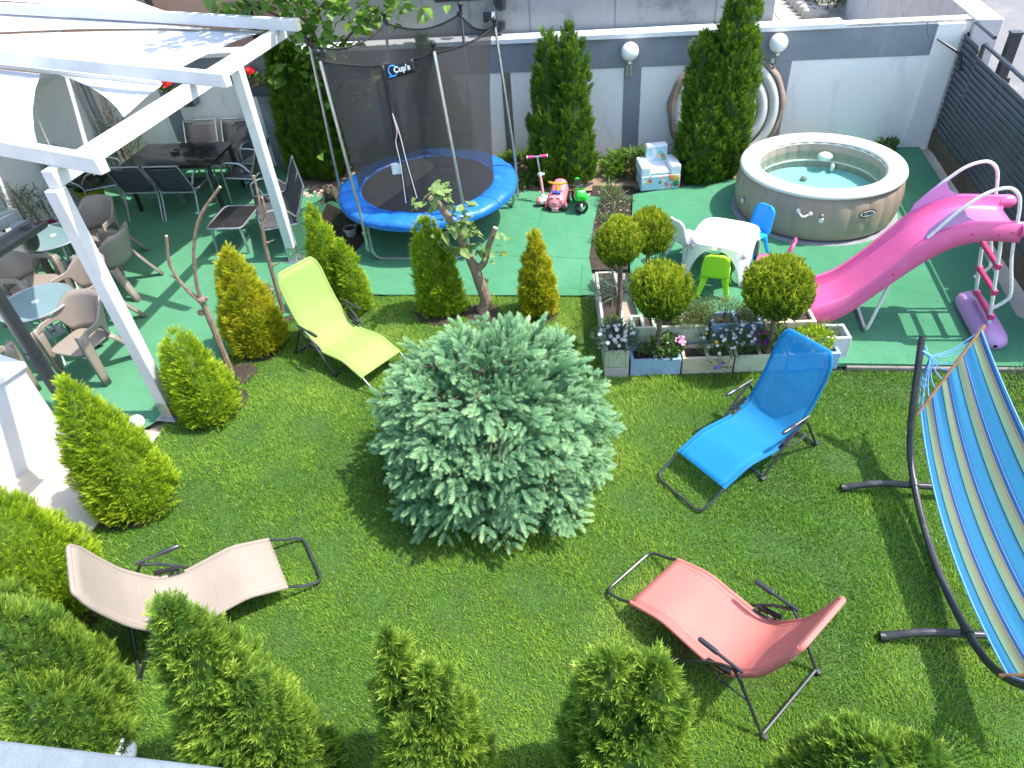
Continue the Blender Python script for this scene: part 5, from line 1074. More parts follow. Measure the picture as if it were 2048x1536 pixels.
conifer('tall_thuja', 'twin-topped dark thuja left of the first wall lamp', 'thuja', [(.88, 10.25, .05, L0, 1.95, .70), (1.18, 10.1, .05, L0, 2.12, .74), (1.2, 9.95, .05, L0, 1.3, .78), (.85, 10.0, .05, L0, 1.15, .7)], 9000, .12, m_thu, column, SPR, group=g, seed=16, out=.5, up=1, pull=.25, pot=.2)
conifer('tall_thuja', 'tallest dark thuja in front of the spa lid, taller than the wall', 'thuja', [(3.28, 9.72, .05, (.03, 0), 2.62, .90), (2.96, 9.84, .05, L0, 1.95, .72), (3.0, 9.6, .05, L0, 1.3, .85)], 11000, .12, m_thu, column, SPR, group=g, seed=17, out=.5, up=1, pull=.25, pot=.2)
# ball trees
def ball_tree(lab, base, z0, px, r, seed, n=1900):
    b = at(*base, z0); q = on_plane(px[0], px[1], (0, b[1], 0), np.array([0, 1.0, 0])); c = np.array([q[0], b[1], q[2]]); t = thing('ball_tree', lab, 'topiary tree', (b[0], b[1], z0), group='golden ball trees in the block planter')
    rng = np.random.default_rng(seed); d = rand_unit(n); d[:, 2] = np.where(d[:, 2] < -.75, -d[:, 2], d[:, 2]); lump = np.zeros(n)
    for k in range(22): e = rand_unit(1)[0]; lump += rng.uniform(-.09, .10) * np.exp((d @ e - 1) * 14)
    p = c + d * r * (.92 + lump * 1.3 - .2 * rng.random(n) ** 2)[:, None] * np.array([1, 1, .96]); ax = d * .35 + np.array([0, 0, .85]) + rng.normal(0, .12, (n, 3))
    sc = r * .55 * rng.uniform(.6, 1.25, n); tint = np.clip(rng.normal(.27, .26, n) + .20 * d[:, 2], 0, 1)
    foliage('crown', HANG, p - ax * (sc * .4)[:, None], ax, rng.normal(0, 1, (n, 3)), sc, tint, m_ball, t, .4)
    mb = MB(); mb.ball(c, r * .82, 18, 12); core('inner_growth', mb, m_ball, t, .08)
    mb = MB(); mb.tube(cr([b - [0, 0, .03], b * .5 + c * .5 + [.012, 0, -.1], c], 4), [.028] * 4 + [.024] * 4 + [.018], 8); obj('trunk', mb, m_bark, t); return t
ball_tree('golden ball tree on a thin stem at the left end of the planter', (1236, 640), .30, (1240, 490), .215, 21)
ball_tree('farthest golden ball tree, overlapping the soil bed behind the left one', (1287, 565), .05, (1299, 469), .25, 22)
ball_tree('golden ball tree in front of the lime play chair', (1312, 706), .18, (1322, 587), .272, 23)
ball_tree('largest golden ball tree, above the head of the blue lounger', (1535, 706), .18, (1555, 581), .295, 24)

# ================================================================== blue globe spruce
def spruce():
    rng = np.random.default_rng(31); C = np.array([-0.189, 4.233, .42]); Rr = np.array([.965, .965, .955]); t = thing('blue_spruce', 'big round blue spruce in the middle of the lawn', 'spruce', (C[0], C[1], 0))
    P, A, Sd, Sc, Ti, BR = [], [], [], [], [], []
    def shoot(p, a, L, tt): P.append(p - a * L * .3); A.append(a); Sc.append(L); Ti.append(np.clip(tt + rng.normal(0, .08), 0, 1)); Sd.append(rng.normal(0, 1, 3))
    for layer, (n, rr) in enumerate(((200, 1.0), (110, .80))):                  # fan-shaped boughs, each with side twigs and shoots
        i = np.arange(n) + .5; ph = np.arccos(1 - 1.40 * i / n); th = math.pi * (1 + 5 ** .5) * i + layer
        d0 = np.stack([np.cos(th) * np.sin(ph), np.sin(th) * np.sin(ph), np.cos(ph)], 1) + rng.normal(0, .10, (n, 3)); d0 /= np.linalg.norm(d0, axis=1)[:, None]
        for d in d0:
            ho = nrm(np.array([d[0], d[1], .001])); R_ = rr * rng.uniform(.90, 1.07); tip = C + d * Rr * R_
            bx = nrm(d * .55 + ho * .55 + np.array([0, 0, -.30 if d[2] < .75 else .25]) + rng.normal(0, .12, 3)); ts = nrm(np.cross(bx, d + rng.normal(0, .25, 3)) + rng.normal(0, .1, 3)); nn = np.cross(ts, bx); nn *= np.sign(nn @ d) or 1
            tt = np.clip(rng.normal(.40, .13), 0, 1); L = rng.uniform(.10, .14); shoot(tip, bx, L, tt + .1)
            BR.append((tip - bx * .36, tip))
            for j in range(7):
                back = .035 + .045 * j; sg = 1 if j % 2 else -1; base = tip - bx * back; tl = .07 + .028 * j * rng.uniform(.7, 1.2); ta = nrm(bx * .62 + ts * sg * .8 - nn * .05 + np.array([0, 0, -.12]) + rng.normal(0, .08, 3)); te = base + ta * tl
                shoot(te, ta, L * rng.uniform(.8, 1.0), tt)
                if j > 1:
                    for q in (-1, 1): w = nrm(ta * .65 + (bx if q > 0 else ts * sg) * .7 + nn * rng.uniform(-.1, .5) + rng.normal(0, .1, 3)); shoot(te - ta * rng.uniform(.04, .08), w, L * rng.uniform(.65, .9), tt)
                if j % 2: shoot(base + nn * .02, nrm(nn * .8 + bx * .5 + rng.normal(0, .2, 3)), L * .7, tt)
    P, A, Sd, Sc, Ti = map(np.array, (P, A, Sd, Sc, Ti)); ok = P[:, 2] > .06
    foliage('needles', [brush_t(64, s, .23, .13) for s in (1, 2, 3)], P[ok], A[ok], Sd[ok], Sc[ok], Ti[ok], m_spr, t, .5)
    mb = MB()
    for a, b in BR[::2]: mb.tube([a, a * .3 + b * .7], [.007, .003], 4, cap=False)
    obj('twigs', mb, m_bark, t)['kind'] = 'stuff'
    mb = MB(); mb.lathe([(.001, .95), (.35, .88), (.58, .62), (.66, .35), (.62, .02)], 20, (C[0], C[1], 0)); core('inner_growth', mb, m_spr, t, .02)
    mb = MB(); mb.tube([(C[0], C[1], -.02), (C[0], C[1], .5)], .05, 8); obj('trunk', mb, m_bark, t)
spruce()

# ================================================================== broad-leaved trees
def leaf_mesh(seed, w=.9):
    r = random.Random(seed); out = [(0, 0), (.22, -.10), (.42, .02), (.48, .28), (.36, .58), (.15, .86), (0, 1.02)]; V = []; n = len(out); fold = r.uniform(.15, .4); dr = r.uniform(.1, .35)
    mid = [(0, y, -dr * y * y) for y in (0, .1, .3, .58, .86, 1.02)]
    L = [(-x * w, y, fold * x * .6 - dr * y * y + .03 * math.sin(9 * y + seed)) for x, y in out[1:-1]]; Rr = [(x * w, y, fold * x * .6 - dr * y * y) for x, y in out[1:-1]]
    V = [(0, 0, 0), (0, .3, -dr * .09), (0, .62, -dr * .38), (0, 1.02, -dr)] + L + Rr
    Fc = [(0, 5 - 1, 5, 1), (1, 5, 6, 7), (1, 7, 2), (2, 7, 8, 3), (0, 1, 10, 9), (1, 12, 11, 10), (1, 2, 12), (2, 3, 13, 12)]
    me = bpy.data.meshes.new('leaf'); me.from_pydata(V, [], Fc); me.update(); return me
m_leaf = M('fresh_leaf', (.13, .27, .035), (.20, .36, .05), .45, vs=.9, trans=.38, bump=.2, bs=12); m_leaf2 = M('soft_leaf', (.17, .27, .065), (.24, .34, .10), .55, vs=2, trans=.32, bump=.3, bs=14)
def leaves(t, pts, size, m, seed, limit=300):
    rng = random.Random(seed); meshes = [leaf_mesh(seed * 5 + k) for k in range(4)]
    for me in meshes: me.materials.append(m)
    off = OFF[t.name]
    for i, p in enumerate(pts[:limit]):
        o = bpy.data.objects.new('leaf', meshes[i % 4]); COL.objects.link(o); o.parent = t; o.location = tuple(np.array(p) - off); o.rotation_euler = (rng.uniform(-.9, .3), rng.uniform(-.6, .6), rng.uniform(0, 6.28)); s = size * rng.uniform(.6, 1.25); o.scale = (s, s, s)
    if len(pts) > limit:
        V, Fc, n = [], [], 0
        for i, p in enumerate(pts[limit:]):
            me = meshes[i % 4]; e = Matrix.Rotation(rng.uniform(0, 6.28), 3, 'Z') @ Matrix.Rotation(rng.uniform(-.9, .3), 3, 'X'); s = size * rng.uniform(.6, 1.25)
            V += [tuple(e @ v.co * s + Vector(np.array(p) - off)) for v in me.vertices]; Fc += [tuple(k + n for k in q.vertices) for q in me.polygons]; n += len(me.vertices)
        me = bpy.data.meshes.new('leaf_mass'); me.from_pydata(V, [], Fc); me.update(); o = link('leaf_mass', me, m, t); o['kind'] = 'stuff'
TB = np.array([-2.40, 10.98, 0]); tp = lambda x, y, yy=None: (lambda q: np.array([q[0], TB[1] if yy is None else yy, q[2]]))(on_plane(x, y, (0, TB[1] if yy is None else yy, 0), np.array([0, 1.0, 0])))
t = thing('leafy_tree', 'broad-leaved tree with big light green leaves between pergola and trampoline', 'tree', TB)
mb = MB(); mb.tube(cr([TB, tp(683, 270), tp(668, 190), tp(640, 105), tp(612, 40), tp(600, -30)], 4), [.06] * 8 + [.05] * 8 + [.035] * 5, 10); obj('trunk', mb, m_bark, t)
mb = MB(); br = [[tp(690, 300), tp(640, 160), tp(615, 90, 10.8), tp(575, 20, 10.6)], [tp(655, 140), tp(700, 70, 10.8), tp(760, 10, 10.7)], [tp(640, 100), tp(570, 40, 10.7), tp(480, 0, 10.5)], [tp(618, 50), tp(680, -20, 10.7), tp(800, -30, 10.6)], [tp(668, 190), tp(700, 150, 10.7), tp(740, 140, 10.6)], [tp(610, 40), tp(540, -30, 10.6)], [tp(683, 280), tp(645, 290, 10.8)]]
for b in br: mb.tube(cr(b, 4), list(np.linspace(.028, .008, len(cr(b, 4)))), 7)
obj('branches', mb, m_bark, t)
rr = random.Random(5); pts = []
for x, y, sx, sy, n in ((560, 10, 60, 20, 50), (480, 5, 35, 14, 24), (640, 40, 50, 40, 55), (740, 20, 50, 30, 50), (810, 8, 25, 14, 14), (620, 120, 35, 40, 42), (575, 150, 20, 30, 10), (690, 110, 40, 45, 26), (725, 180, 22, 20, 10), (655, 300, 14, 24, 9), (600, 80, 30, 30, 22), (660, 200, 18, 30, 10), (700, -50, 120, 30, 130), (520, -40, 60, 25, 60)):
    for k in range(n): pts.append(tp(rr.gauss(x, sx), rr.gauss(y, sy), 10.75 + rr.uniform(-.45, .4)))
for k in range(330): pts.append(np.array([rr.uniform(-3.3, -1.5), rr.uniform(9.0, 10.9), rr.uniform(2.95, 4.0)]))      # upper crown, above the picture
leaves(t, pts, .165, m_leaf, 3)
TB2 = np.array([-.26, 6.70, 0]); TB_ = TB2; t2p = lambda x, y, dy=0: (lambda q: np.array([q[0], TB2[1] + dy, q[2]]))(on_plane(x, y, (0, TB2[1] + dy, 0), np.array([0, 1.0, 0])))
t = thing('pruned_tree', 'short tree cut back to stubs with fresh leaves, just behind the spruce', 'tree', TB2)
mb = MB(); mb.tube(cr([TB2, t2p(972, 600), t2p(958, 560), t2p(948, 530)], 4), list(np.linspace(.075, .055, 13)), 10); obj('trunk', mb, m_twig, t)
for pts_, r0, r1 in (([t2p(950, 540), t2p(932, 500), t2p(905, 450), t2p(880, 412), t2p(862, 396, -.1)], .055, .03), ([t2p(952, 540), t2p(968, 525), t2p(978, 490), t2p(991, 456)], .042, .028)):
    q = cr(pts_, 4); mb = MB(); mb.tube(q, list(np.linspace(r0, r1, len(q))), 9); o = obj('branch', mb, m_twig, t); e = nrm(q[-1] - q[-2]); mb = MB(); mb.tube([q[-1] + e * .0005, q[-1] + e * .004], r1 * .96, 12); obj('cut_face', mb, m_cutw, o)
pts = []
for x, y, sx, sy, n in ((880, 385, 16, 10, 20), (845, 405, 8, 8, 7), (915, 440, 20, 22, 40), (938, 475, 14, 18, 20), (885, 478, 14, 8, 12), (915, 500, 12, 8, 8), (975, 500, 12, 12, 12), (990, 478, 8, 8, 5), (967, 560, 7, 7, 5), (870, 375, 8, 6, 6)):
    for k in range(n): pts.append(t2p(rr.gauss(x, sx), rr.gauss(y, sy), rr.uniform(-.14, .10)))
leaves(t, pts, .105, m_leaf2, 6)
def sapling(lab, base, lines, knots, cut=()):
    B0_ = at(*base); P = lambda x, y: (lambda q: np.array([q[0], B0_[1], q[2]]))(on_plane(x, y, (0, B0_[1], 0), np.array([0, 1.0, 0]))); t = thing('bare_sapling', lab, 'sapling', B0_)
    for i, (pts_, r0, r1) in enumerate(lines):
        q = cr([B0_ if p == 0 else P(*p) for p in pts_], 4); mb = MB(); mb.tube(q, [a * rr.uniform(.9, 1.12) for a in np.linspace(r0, r1, len(q))], 8); o = obj('trunk' if i == 0 else 'branch', mb, m_twig, t)
        e = nrm(q[-1] - q[-2]); mb = MB(); mb.tube([q[-1], q[-1] + e * .004], r1 * .95, 10); obj('cut_face', mb, m_cutw, o)
    for (x, y, r) in knots: mb = MB(); mb.ball(P(x, y), r, 8, 6, (1.1, 1, .9)); mb.tube([P(x, y), P(x + rr.choice((-12, 12)), y - 5)], [r * .6, r * .3], 6); obj('knot', mb, m_twig, t)
sapling('bare forked sapling behind the egg-shaped golden conifer, two long curved shoots', (463, 748), [([0, (440, 690), (420, 640), (403, 600)],   .038, .028), ([(404, 606), (392, 560), (388, 490), (402, 430), (440, 374)], .021, .012), ([(402, 604), (370, 575), (340, 530), (333, 472)], .022, .013), ([0, (452, 715), (434, 674)], .028, .02)], [(404, 600, .045), (402, 625, .035), (350, 555, .014)])
sapling('bare straight sapling with short stubs beside the head of the lime lounger', (568, 626), [([0, (548, 560), (528, 480), (522, 420), (508, 352)], .028, .011), ([(524, 440), (530, 420), (524, 395)], .016, .012)], [(548, 530, .018), (521, 446, .02), (536, 485, .014), (557, 590, .022)])
# ================================================================== small plants and pots
LANCE = [tmpl([leafq((0, 0, 0), (0, .06, .55), .13), leafq((0, .05, .45), (0, .15, .55), .12)])]
BROAD = [tmpl([leafq((0, 0, 0), (0, .15, .95), .55, full=True)])]
BLADE = [tmpl([leafq((0, 0, 0), (0, .1 * k, .5), .05), leafq((0, .1 * k, .45), (0, .45 * k, .45), .045)]) for k in (1, 1.6)]
def fl_t(n, cup=.3):
    q = []
    for k in range(n):
        a = 2 * math.pi * k / n; b = a + math.pi / n; c_ = a - math.pi / n; A_, B_, C_, D_ = np.array([0, 0, 0]), np.array([.34 * math.cos(c_), .34 * math.sin(c_), cup * .5]), np.array([.5 * math.cos(a), .5 * math.sin(a), cup]), np.array([.34 * math.cos(b), .34 * math.sin(b), cup * .5]); q += [[A_, B_, D_], [B_, C_, D_]]
    return tmpl(q)
FLOW = [fl_t(5), fl_t(6, .15), fl_t(5, .45)]
m_pgr = MF('garden_leaf', [(0, (.04, .085, .02)), (.5, (.10, .19, .04)), (1, (.22, .33, .09))], .3)
m_pdk = MF('dark_leaf', [(0, (.02, .05, .022)), (.5, (.05, .10, .04)), (1, (.12, .19, .08))], .22)
m_pgl = MF('grey_leaf', [(0, (.035, .07, .045)), (.5, (.075, .13, .085)), (1, (.17, .24, .16))], .22)
m_oli = MF('oleander_leaf', [(0, (.05, .085, .035)), (.5, (.12, .17, .07)), (1, (.26, .31, .14))], .25)
m_mix = MF('heather_leaf', [(0, (.06, .10, .03)), (.5, (.16, .22, .06)), (.85, (.28, .32, .12)), (1, (.45, .35, .38))], .3)
def FM(name, a, b): return MF(name, [(0, a), (1, b)], .25)
m_fw = FM('white_petal', (.66, .66, .62), (.82, .82, .78)); m_fp = FM('purple_petal', (.25, .015, .32), (.45, .03, .5)); m_fr = FM('red_petal', (.55, .01, .02), (.75, .03, .03)); m_fk = FM('pink_petal', (.66, .28, .5), (.8, .45, .62)); m_fy = FM('yellow_petal', (.7, .45, .02), (.8, .6, .05)); m_fb = FM('blue_petal', (.06, .05, .22), (.2, .2, .5))
def plant(name, lab, cat, base, n, rad, h, leaf, mat, T=LANCE, seed=1, up=1.0, out=.8, z0=.02, flowers=(), group=None, parent=None, stemr=.004, stems=8, tilt=(0, 0)):
    base = np.array(base, float); rng = np.random.default_rng(seed); t = parent or thing(name, lab, cat, base, group=group)
    th = rng.random(n) * 6.28; r = rad * np.sqrt(rng.random(n)); hh = h * (.15 + .85 * rng.random(n)) * np.sqrt(np.clip(1 - (r / rad * .75) ** 2, 0, 1))
    p = base + np.stack([r * np.cos(th) + tilt[0] * hh, r * np.sin(th) + tilt[1] * hh, z0 + hh * (hh > z0)], 1)
    ax = np.stack([np.cos(th) * out * (r / rad + .2), np.sin(th) * out * (r / rad + .2), np.full(n, up)], 1) + rng.normal(0, .35, (n, 3))
    foliage('leaves', T, p, ax, rng.normal(0, 1, (n, 3)), leaf * rng.uniform(.6, 1.25, n), np.clip(rng.normal(.45, .25, n), 0, 1), mat, t, .35)
    mb = MB()
    for k in range(stems):
        a = rng.random() * 6.28; q = rad * .6 * rng.random(); mb.tube([base, base + np.array([q * .5 * math.cos(a), q * .5 * math.sin(a), h * .5]), base + np.array([q * math.cos(a) + tilt[0] * h, q * math.sin(a) + tilt[1] * h, h * .85])], [stemr, stemr * .8, stemr * .5], 5, cap=False)
    obj('stems', mb, m_bark, t)
    for (fm, k, fs, spread) in flowers:
        fth = rng.random(k) * 6.28; fr = rad * spread * np.sqrt(rng.random(k)); fz = h * (1.02 - .4 * (fr / rad) ** 2) + rng.uniform(-.03, .03, k); fpp = base + np.stack([fr * np.cos(fth) + tilt[0] * fz, fr * np.sin(fth) + tilt[1] * fz, fz + z0], 1)
        fa = np.stack([np.cos(fth) * .3, np.sin(fth) * .3 - .45, np.full(k, .9)], 1) + rng.normal(0, .2, (k, 3))
        foliage('flowers', FLOW, fpp, fa, rng.normal(0, 1, (k, 3)), fs * rng.uniform(.8, 1.15, k), rng.random(k), fm, t, .2, kind='stuff')
    return t
b = lambda px, py, z: at(px, py, z)
PR = lambda u, k: PA + PD * u + PN * (.12, .375)[k] + np.array([0, 0, (.165, .35)[k]])
plant('white_pinks', 'clump of white flowers with grey-green leaves on the left end of the planter', 'flowers', b(1232, 694, .30), 900, .19, .20, .075, m_pgl, LANCE, 41, .7, 1.1, flowers=((m_fw, 26, .05, 1.0),))
plant('potted_herb', 'bushy light green herb at the foot of the ball tree behind the blue block', 'plant', PR(0.6, 0), 520, .15, .16, .055, m_pgr, BROAD, 42, flowers=((m_fw, 6, .02, .8),))
plant('potted_herb', 'reddish small plant in the left hole of the blue block', 'plant', PR(0.4, 0), 160, .07, .10, .04, m_mix, BROAD, 43)
plant('pink_snapdragon', 'small plant with pale pink blooms beside the second ball tree', 'flowers', PR(0.74, 0), 200, .08, .16, .045, m_pdk, LANCE, 44, flowers=((m_fk, 16, .04, .6),))
plant('pansies', 'white pansies growing over the beige block', 'flowers', PR(1.13, 0), 760, .21, .20, .06, m_pgr, LANCE, 45, flowers=((m_fw, 26, .042, 1.0), (m_fy, 2, .04, .9)))
plant('pansies', 'white pansies with dark buds, tallest clump in front of the blue block', 'flowers', PR(1.34, 0), 700, .18, .28, .06, m_pgr, LANCE, 46, flowers=((m_fw, 24, .042, 1.0), (m_fb, 4, .035, 1.0)))
plant('pansies', 'purple pansies left of the stem of the largest ball tree', 'flowers', PR(1.48, 0), 320, .11, .20, .055, m_pgr, LANCE, 47, flowers=((m_fp, 12, .055, .9),))
plant('pansies', 'pale leafy clump behind the stem of the largest ball tree with one pink bloom', 'flowers', PR(1.68, 0), 360, .13, .22, .06, m_pgr, BROAD, 48, flowers=((m_fk, 2, .05, .9),))
plant('trailing_pansy', 'small blue pansy trailing over the beige block front', 'flowers', b(1436, 738, .13), 70, .08, .05, .06, m_pgl, LANCE, 49, .1, 1.2, flowers=((m_fb, 5, .04, .9),))
plant('heather', 'light mixed heather behind the pale green block of the upper row', 'plant', PR(0.86, 1), 1300, .20, .15, .075, m_mix, LANCE, 50, flowers=((m_fk, 8, .018, .9),))
plant('heather', 'bushy light green heather behind the blue block of the upper row', 'plant', PR(1.20, 1), 900, .21, .19, .06, m_mix, LANCE, 51, flowers=((m_fb, 8, .018, .9),))
plant('heather', 'small heather behind the beige block of the upper row', 'plant', PR(1.55, 1), 800, .17, .13, .075, m_mix, LANCE, 52)
plant('succulent', 'small red-green plant at the foot of the left ball tree', 'plant', b(1224, 655, .30), 200, .09, .09, .04, m_mix, BROAD, 53)
plant('euonymus', 'yellow-green mound in the hollow block at the right end of the planter', 'shrub', b(1622, 690, .20), 700, .18, .16, .045, m_gold, BROAD, 54)
plant('box_shrub', 'dark green cushion beside the yellow-green mound', 'shrub', b(1650, 672, .20), 420, .11, .13, .045, m_pgr, LANCE, 55)
plant('spider_grass', 'striped grassy plant at the back of the left planter trough', 'plant', b(1232, 595, .28), 240, .16, .14, .20, m_pgl, BLADE, 56, .9, 1.2)
plant('lily', 'upright lily with narrow leaves in the soil strip', 'plant', at(1218, 408), 90, .09, .30, .14, m_pgr, LANCE, 57, .8, 1.2, stems=3)
plant('lily', 'drooping narrow-leaved plant at the near edge of the foam armchair', 'plant', at(1232, 422), 60, .13, .22, .17, m_oli, LANCE, 58, .3, 1.4, stems=3)
plant('lily', 'small tuft of narrow leaves halfway down the soil strip', 'plant', at(1218, 448), 70, .08, .10, .12, m_pgr, LANCE, 59, .8, 1.2, stems=2)
plant('lily', 'lowest tuft of narrow leaves at the ball trees end of the soil strip', 'plant', at(1208, 480), 50, .09, .07, .13, m_oli, LANCE, 60, .4, 1.4, stems=2)
def juniper(lab, px, n, rad, h, seed, mat=m_pdk):
    p = at(*px); rng = np.random.default_rng(seed); t = thing('juniper', lab, 'shrub', p, group='low junipers along the garden wall'); th = rng.random(n) * 6.28; r = rad * np.sqrt(rng.random(n)); pos = p + np.stack([r * np.cos(th), r * .7 * np.sin(th), .03 + h * rng.random(n) * (1 - r / rad * .6)], 1)
    ax = np.stack([np.cos(th), np.sin(th), rng.uniform(.1, .9, n)], 1); foliage('crown', SPR_N, pos, ax, rng.normal(0, 1, (n, 3)), .13 * rng.uniform(.7, 1.4, n), np.clip(rng.normal(.4, .2, n), 0, 1), mat, t, .4)
    mb = MB(); mb.tube([p, p + [0, 0, h * .7]], .015, 6); obj('trunk', mb, m_bark, t)
juniper('spreading green juniper left of the foam armchair', (1262, 345), 900, .42, .34, 61, m_thu)
juniper('low juniper at the foot of the bare strip behind the trampoline rim', (1040, 335), 420, .32, .22, 62, m_thu)
juniper('small juniper beside the scooter', (1042, 372), 260, .18, .18, 63, m_pgr)
juniper('low golden bush behind the trampoline net', (775, 330), 500, .34, .55, 64, m_fgt)
plant('corner_weed', 'broad-leaved weed in the corner between wall and gate', 'plant', U(.62, .16, .0), 70, .12, .22, .10, m_pgr, BROAD, 65)
plant('flower_bush', 'leafy plants with a few red blooms in the neighbour\'s flower bed', 'flowers', at(1672, 16), 1500, .75, .7, .22, m_pgr, LANCE, 66, stems=14, flowers=((m_fr, 5, .10, .9),))
plant('flower_bush', 'small leafy tuft beside the chain link fence', 'plant', at(1728, 36), 320, .3, .4, .2, m_pgr, LANCE, 67)
plant('dark_corner_bush', 'dark leafy shrub at the right edge beyond the hammock', 'shrub', at(2052, 800), 500, .22, .3, .08, m_pdk, LANCE, 68)
# pots
m_pot = {'pink': M('pink_pot', (.55, .02, .25), rough=.35), 'lime': M('lime_pot', (.27, .34, .01), rough=.4), 'grey': M('grey_bucket', (.40, .41, .42), (.3, .31, .31), .5, vs=6), 'box': M('slate_box', (.05, .065, .085), rough=.5)}
def pot(lab, p, r, h, col, plantargs, stake=None):
    t = thing('potted_plant', lab, 'potted plant', p); mb = MB(); mb.lathe([(.001, 0), (r * .72, 0), (r * .95, h * .8), (r * 1.02, h * .8), (r * 1.02, h), (r * .93, h), (r * .9, h * .85)], 28, p); o = obj('pot', mb, m_pot[col], t)
    mb = MB(); mb.lathe([(.001, h * .86), (r * .91, h * .86)], 24, p); obj('soil', mb, m_soil, o)
    if stake: mb = MB(); mb.tube(cr([np.array(p) + [0, 0, h * .8]] + [np.array(p) + np.array(s) for s in stake], 4), .022, 7); obj('stem', mb, m_twig, t)
    for (dx, dy, n, rad, hh, leaf, mat, T, seed, up, out, fl) in plantargs: plant('', '', '', np.array(p) + [dx, dy, h * .8], n, rad, hh, leaf, mat, T, seed, up, out, flowers=fl, parent=t)
pk = np.array([-6.44, 9.45, .012]); pot('pink pot with a staked oleander at the left end of the round tables', pk, .19, .26, 'pink', [(-.25, .05, 170, .22, .70, .13, m_oli, LANCE, 71, .8, 1.2, ()), (.10, .10, 200, .24, .55, .12, m_oli, LANCE, 72, .8, 1.2, ())], [(-.10, .05, .5), (-.20, .05, .8)])
lm = np.array([-6.19, 10.5, .012]); pot('large lime green pot with a dark strap-leaved plant against the left wall', lm, .20, .34, 'lime', [(0, 0, 150, .22, .35, .22, m_pdk, LANCE, 73, .6, 1.2, ()), (-.05, .05, 20, .06, .75, .22, m_pdk, LANCE, 74, .9, .8, ())])
p2 = np.array([-5.86, 11.5, .012]); pot('pink pot with an oleander behind the black dining table', p2, .17, .26, 'pink', [(0, 0, 260, .28, .75, .14, m_oli, LANCE, 75, .9, 1.0, ()), (-.12, 0, 120, .25, 1.05, .12, m_oli, LANCE, 76, .8, 1.1, ())])
gb = at(703, 472); pot('small grey bucket with a dark leafy plant under the trampoline edge', gb, .09, .13, 'grey', [(-.05, .08, 160, .16, .20, .11, m_pdk, LANCE, 77, .6, 1.3, ())])
am = at(590, 348); t = thing('clay_jar', 'tall glazed clay jar beside the dark thuja at the wall', 'jar', am); mb = MB(); mb.lathe([(.001, 0), (.08, 0), (.14, .14), (.155, .28), (.12, .40), (.075, .46), (.075, .50), (.095, .53), (.08, .53), (.06, .48)], 28, am); obj('jar_body', mb, m_terra, t)
for s in (-1, 1): mb = MB(); mb.tube(cr([am + [s * .075, 0, .50], am + [s * .14, 0, .47], am + [s * .125, 0, .38]], 4), .012, 6); obj('handle', mb, m_terra, t)
for i, (px, py, lab) in enumerate(((527, 178, 'slate flower box of red geraniums beside the dark thuja on the wall'), (362, 200, 'slate flower box of red geraniums half hidden behind the pergola beam'))):
    u, z = wall_uz(px, py, .13); c = U(u, .13, z); t = thing('flower_box', lab, 'flower box', U(u, .13, z - .09), group='flower boxes of red geraniums on the wall')
    mb = MB(); mb.box(c + [0, 0, -.01], (.50, .18, .15), RW); o = obj('box', mb, m_pot['box'], t, bevel=.012); mb = MB(); mb.box(c + [0, 0, .067], (.46, .14, .01), RW); obj('soil', mb, m_soil, o); mb = MB(); mb.box(U(u, .02, z), (.3, .04, .03), RW); obj('hook', mb, m_dark, t)
    for dx, n, k, s in ((-.14, 90, 16, .1), (.17, 70, 7, .07), (.02, 60, 0, .05)): plant('', '', '', c + RW @ np.array([dx, 0, .05]), n, .10, .20 if dx < 0 else .12, .06, m_pgr, BROAD, 80 + i * 7 + int(dx * 50), .8, 1, flowers=((m_fr, k, .085, .6),) if k else (), parent=t)
# garden lamps, standpipe, stone animal, stones
for px, py, r, lab in ((284, 862, .072, 'white garden globe lamp behind the golden conifer at the path edge'), (262, 1524, .085, 'white garden globe lamp at the balcony edge beside the corner thuja')):
    p = at(px, py); t = thing('globe_lamp', lab, 'garden lamp', p, group='white garden globe lamps'); mb = MB(); mb.ball(p + [0, 0, r + .05], r, 22, 14); obj('globe', mb, m_globe, t); mb = MB(); mb.tube([p, p + [0, 0, .06]], .03, 10); obj('stake', mb, m_black, t)
p = at(553, 605); t = thing('standpipe', 'short grey irrigation standpipe at the foot of the straight sapling', 'standpipe', p); mb = MB(); mb.tube([p, p + [-.02, .0, .20]], .024, 10); obj('pipe', mb, m_galv, t)
mb = MB(); mb.tube([p + np.array([-.02 + .05 * math.cos(a), .05 * math.sin(a), .21]) for a in np.linspace(0, 6.28, 16, endpoint=False)], .012, 6, closed=True); mb.tube([p + [-.02, 0, .2], p + [-.02, 0, .27]], .018, 8); mb.tube([p + [0, .0, .19], p + [.07, -.02, .15]], .008, 6); obj('head', mb, m_galv, t)
p = at(663, 402); t = thing('stone_animal', 'small mossy stone animal crouching at the edge of the turf by the trampoline', 'garden ornament', p); mst = M('mossy_stone', (.26, .23, .16), (.15, .15, .08), .95, vs=14, bump=.8, bs=50, fine=.4)
mb = MB(); mb.ball(p + [0, .06, .10], .10, 14, 10, (1.15, 1, .95)); mb.ball(p + [0, -.02, .17], .055, 12, 8); mb.ball(p + [0, -.07, .155], .03, 10, 6)
for s in (-1, 1): mb.tube([p + [s * .07, .0, .10], p + [s * .11, -.07, .02]], [.04, .028], 8); mb.ball(p + [s * .115, -.08, .022], .026, 8, 6, (1, 1.4, .8)); mb.ball(p + [s * .045, -.01, .225], .018, 8, 6, (1, 1, 1.6))
obj('body', mb, mst, t)
pb = MB(); rs = random.Random(4)
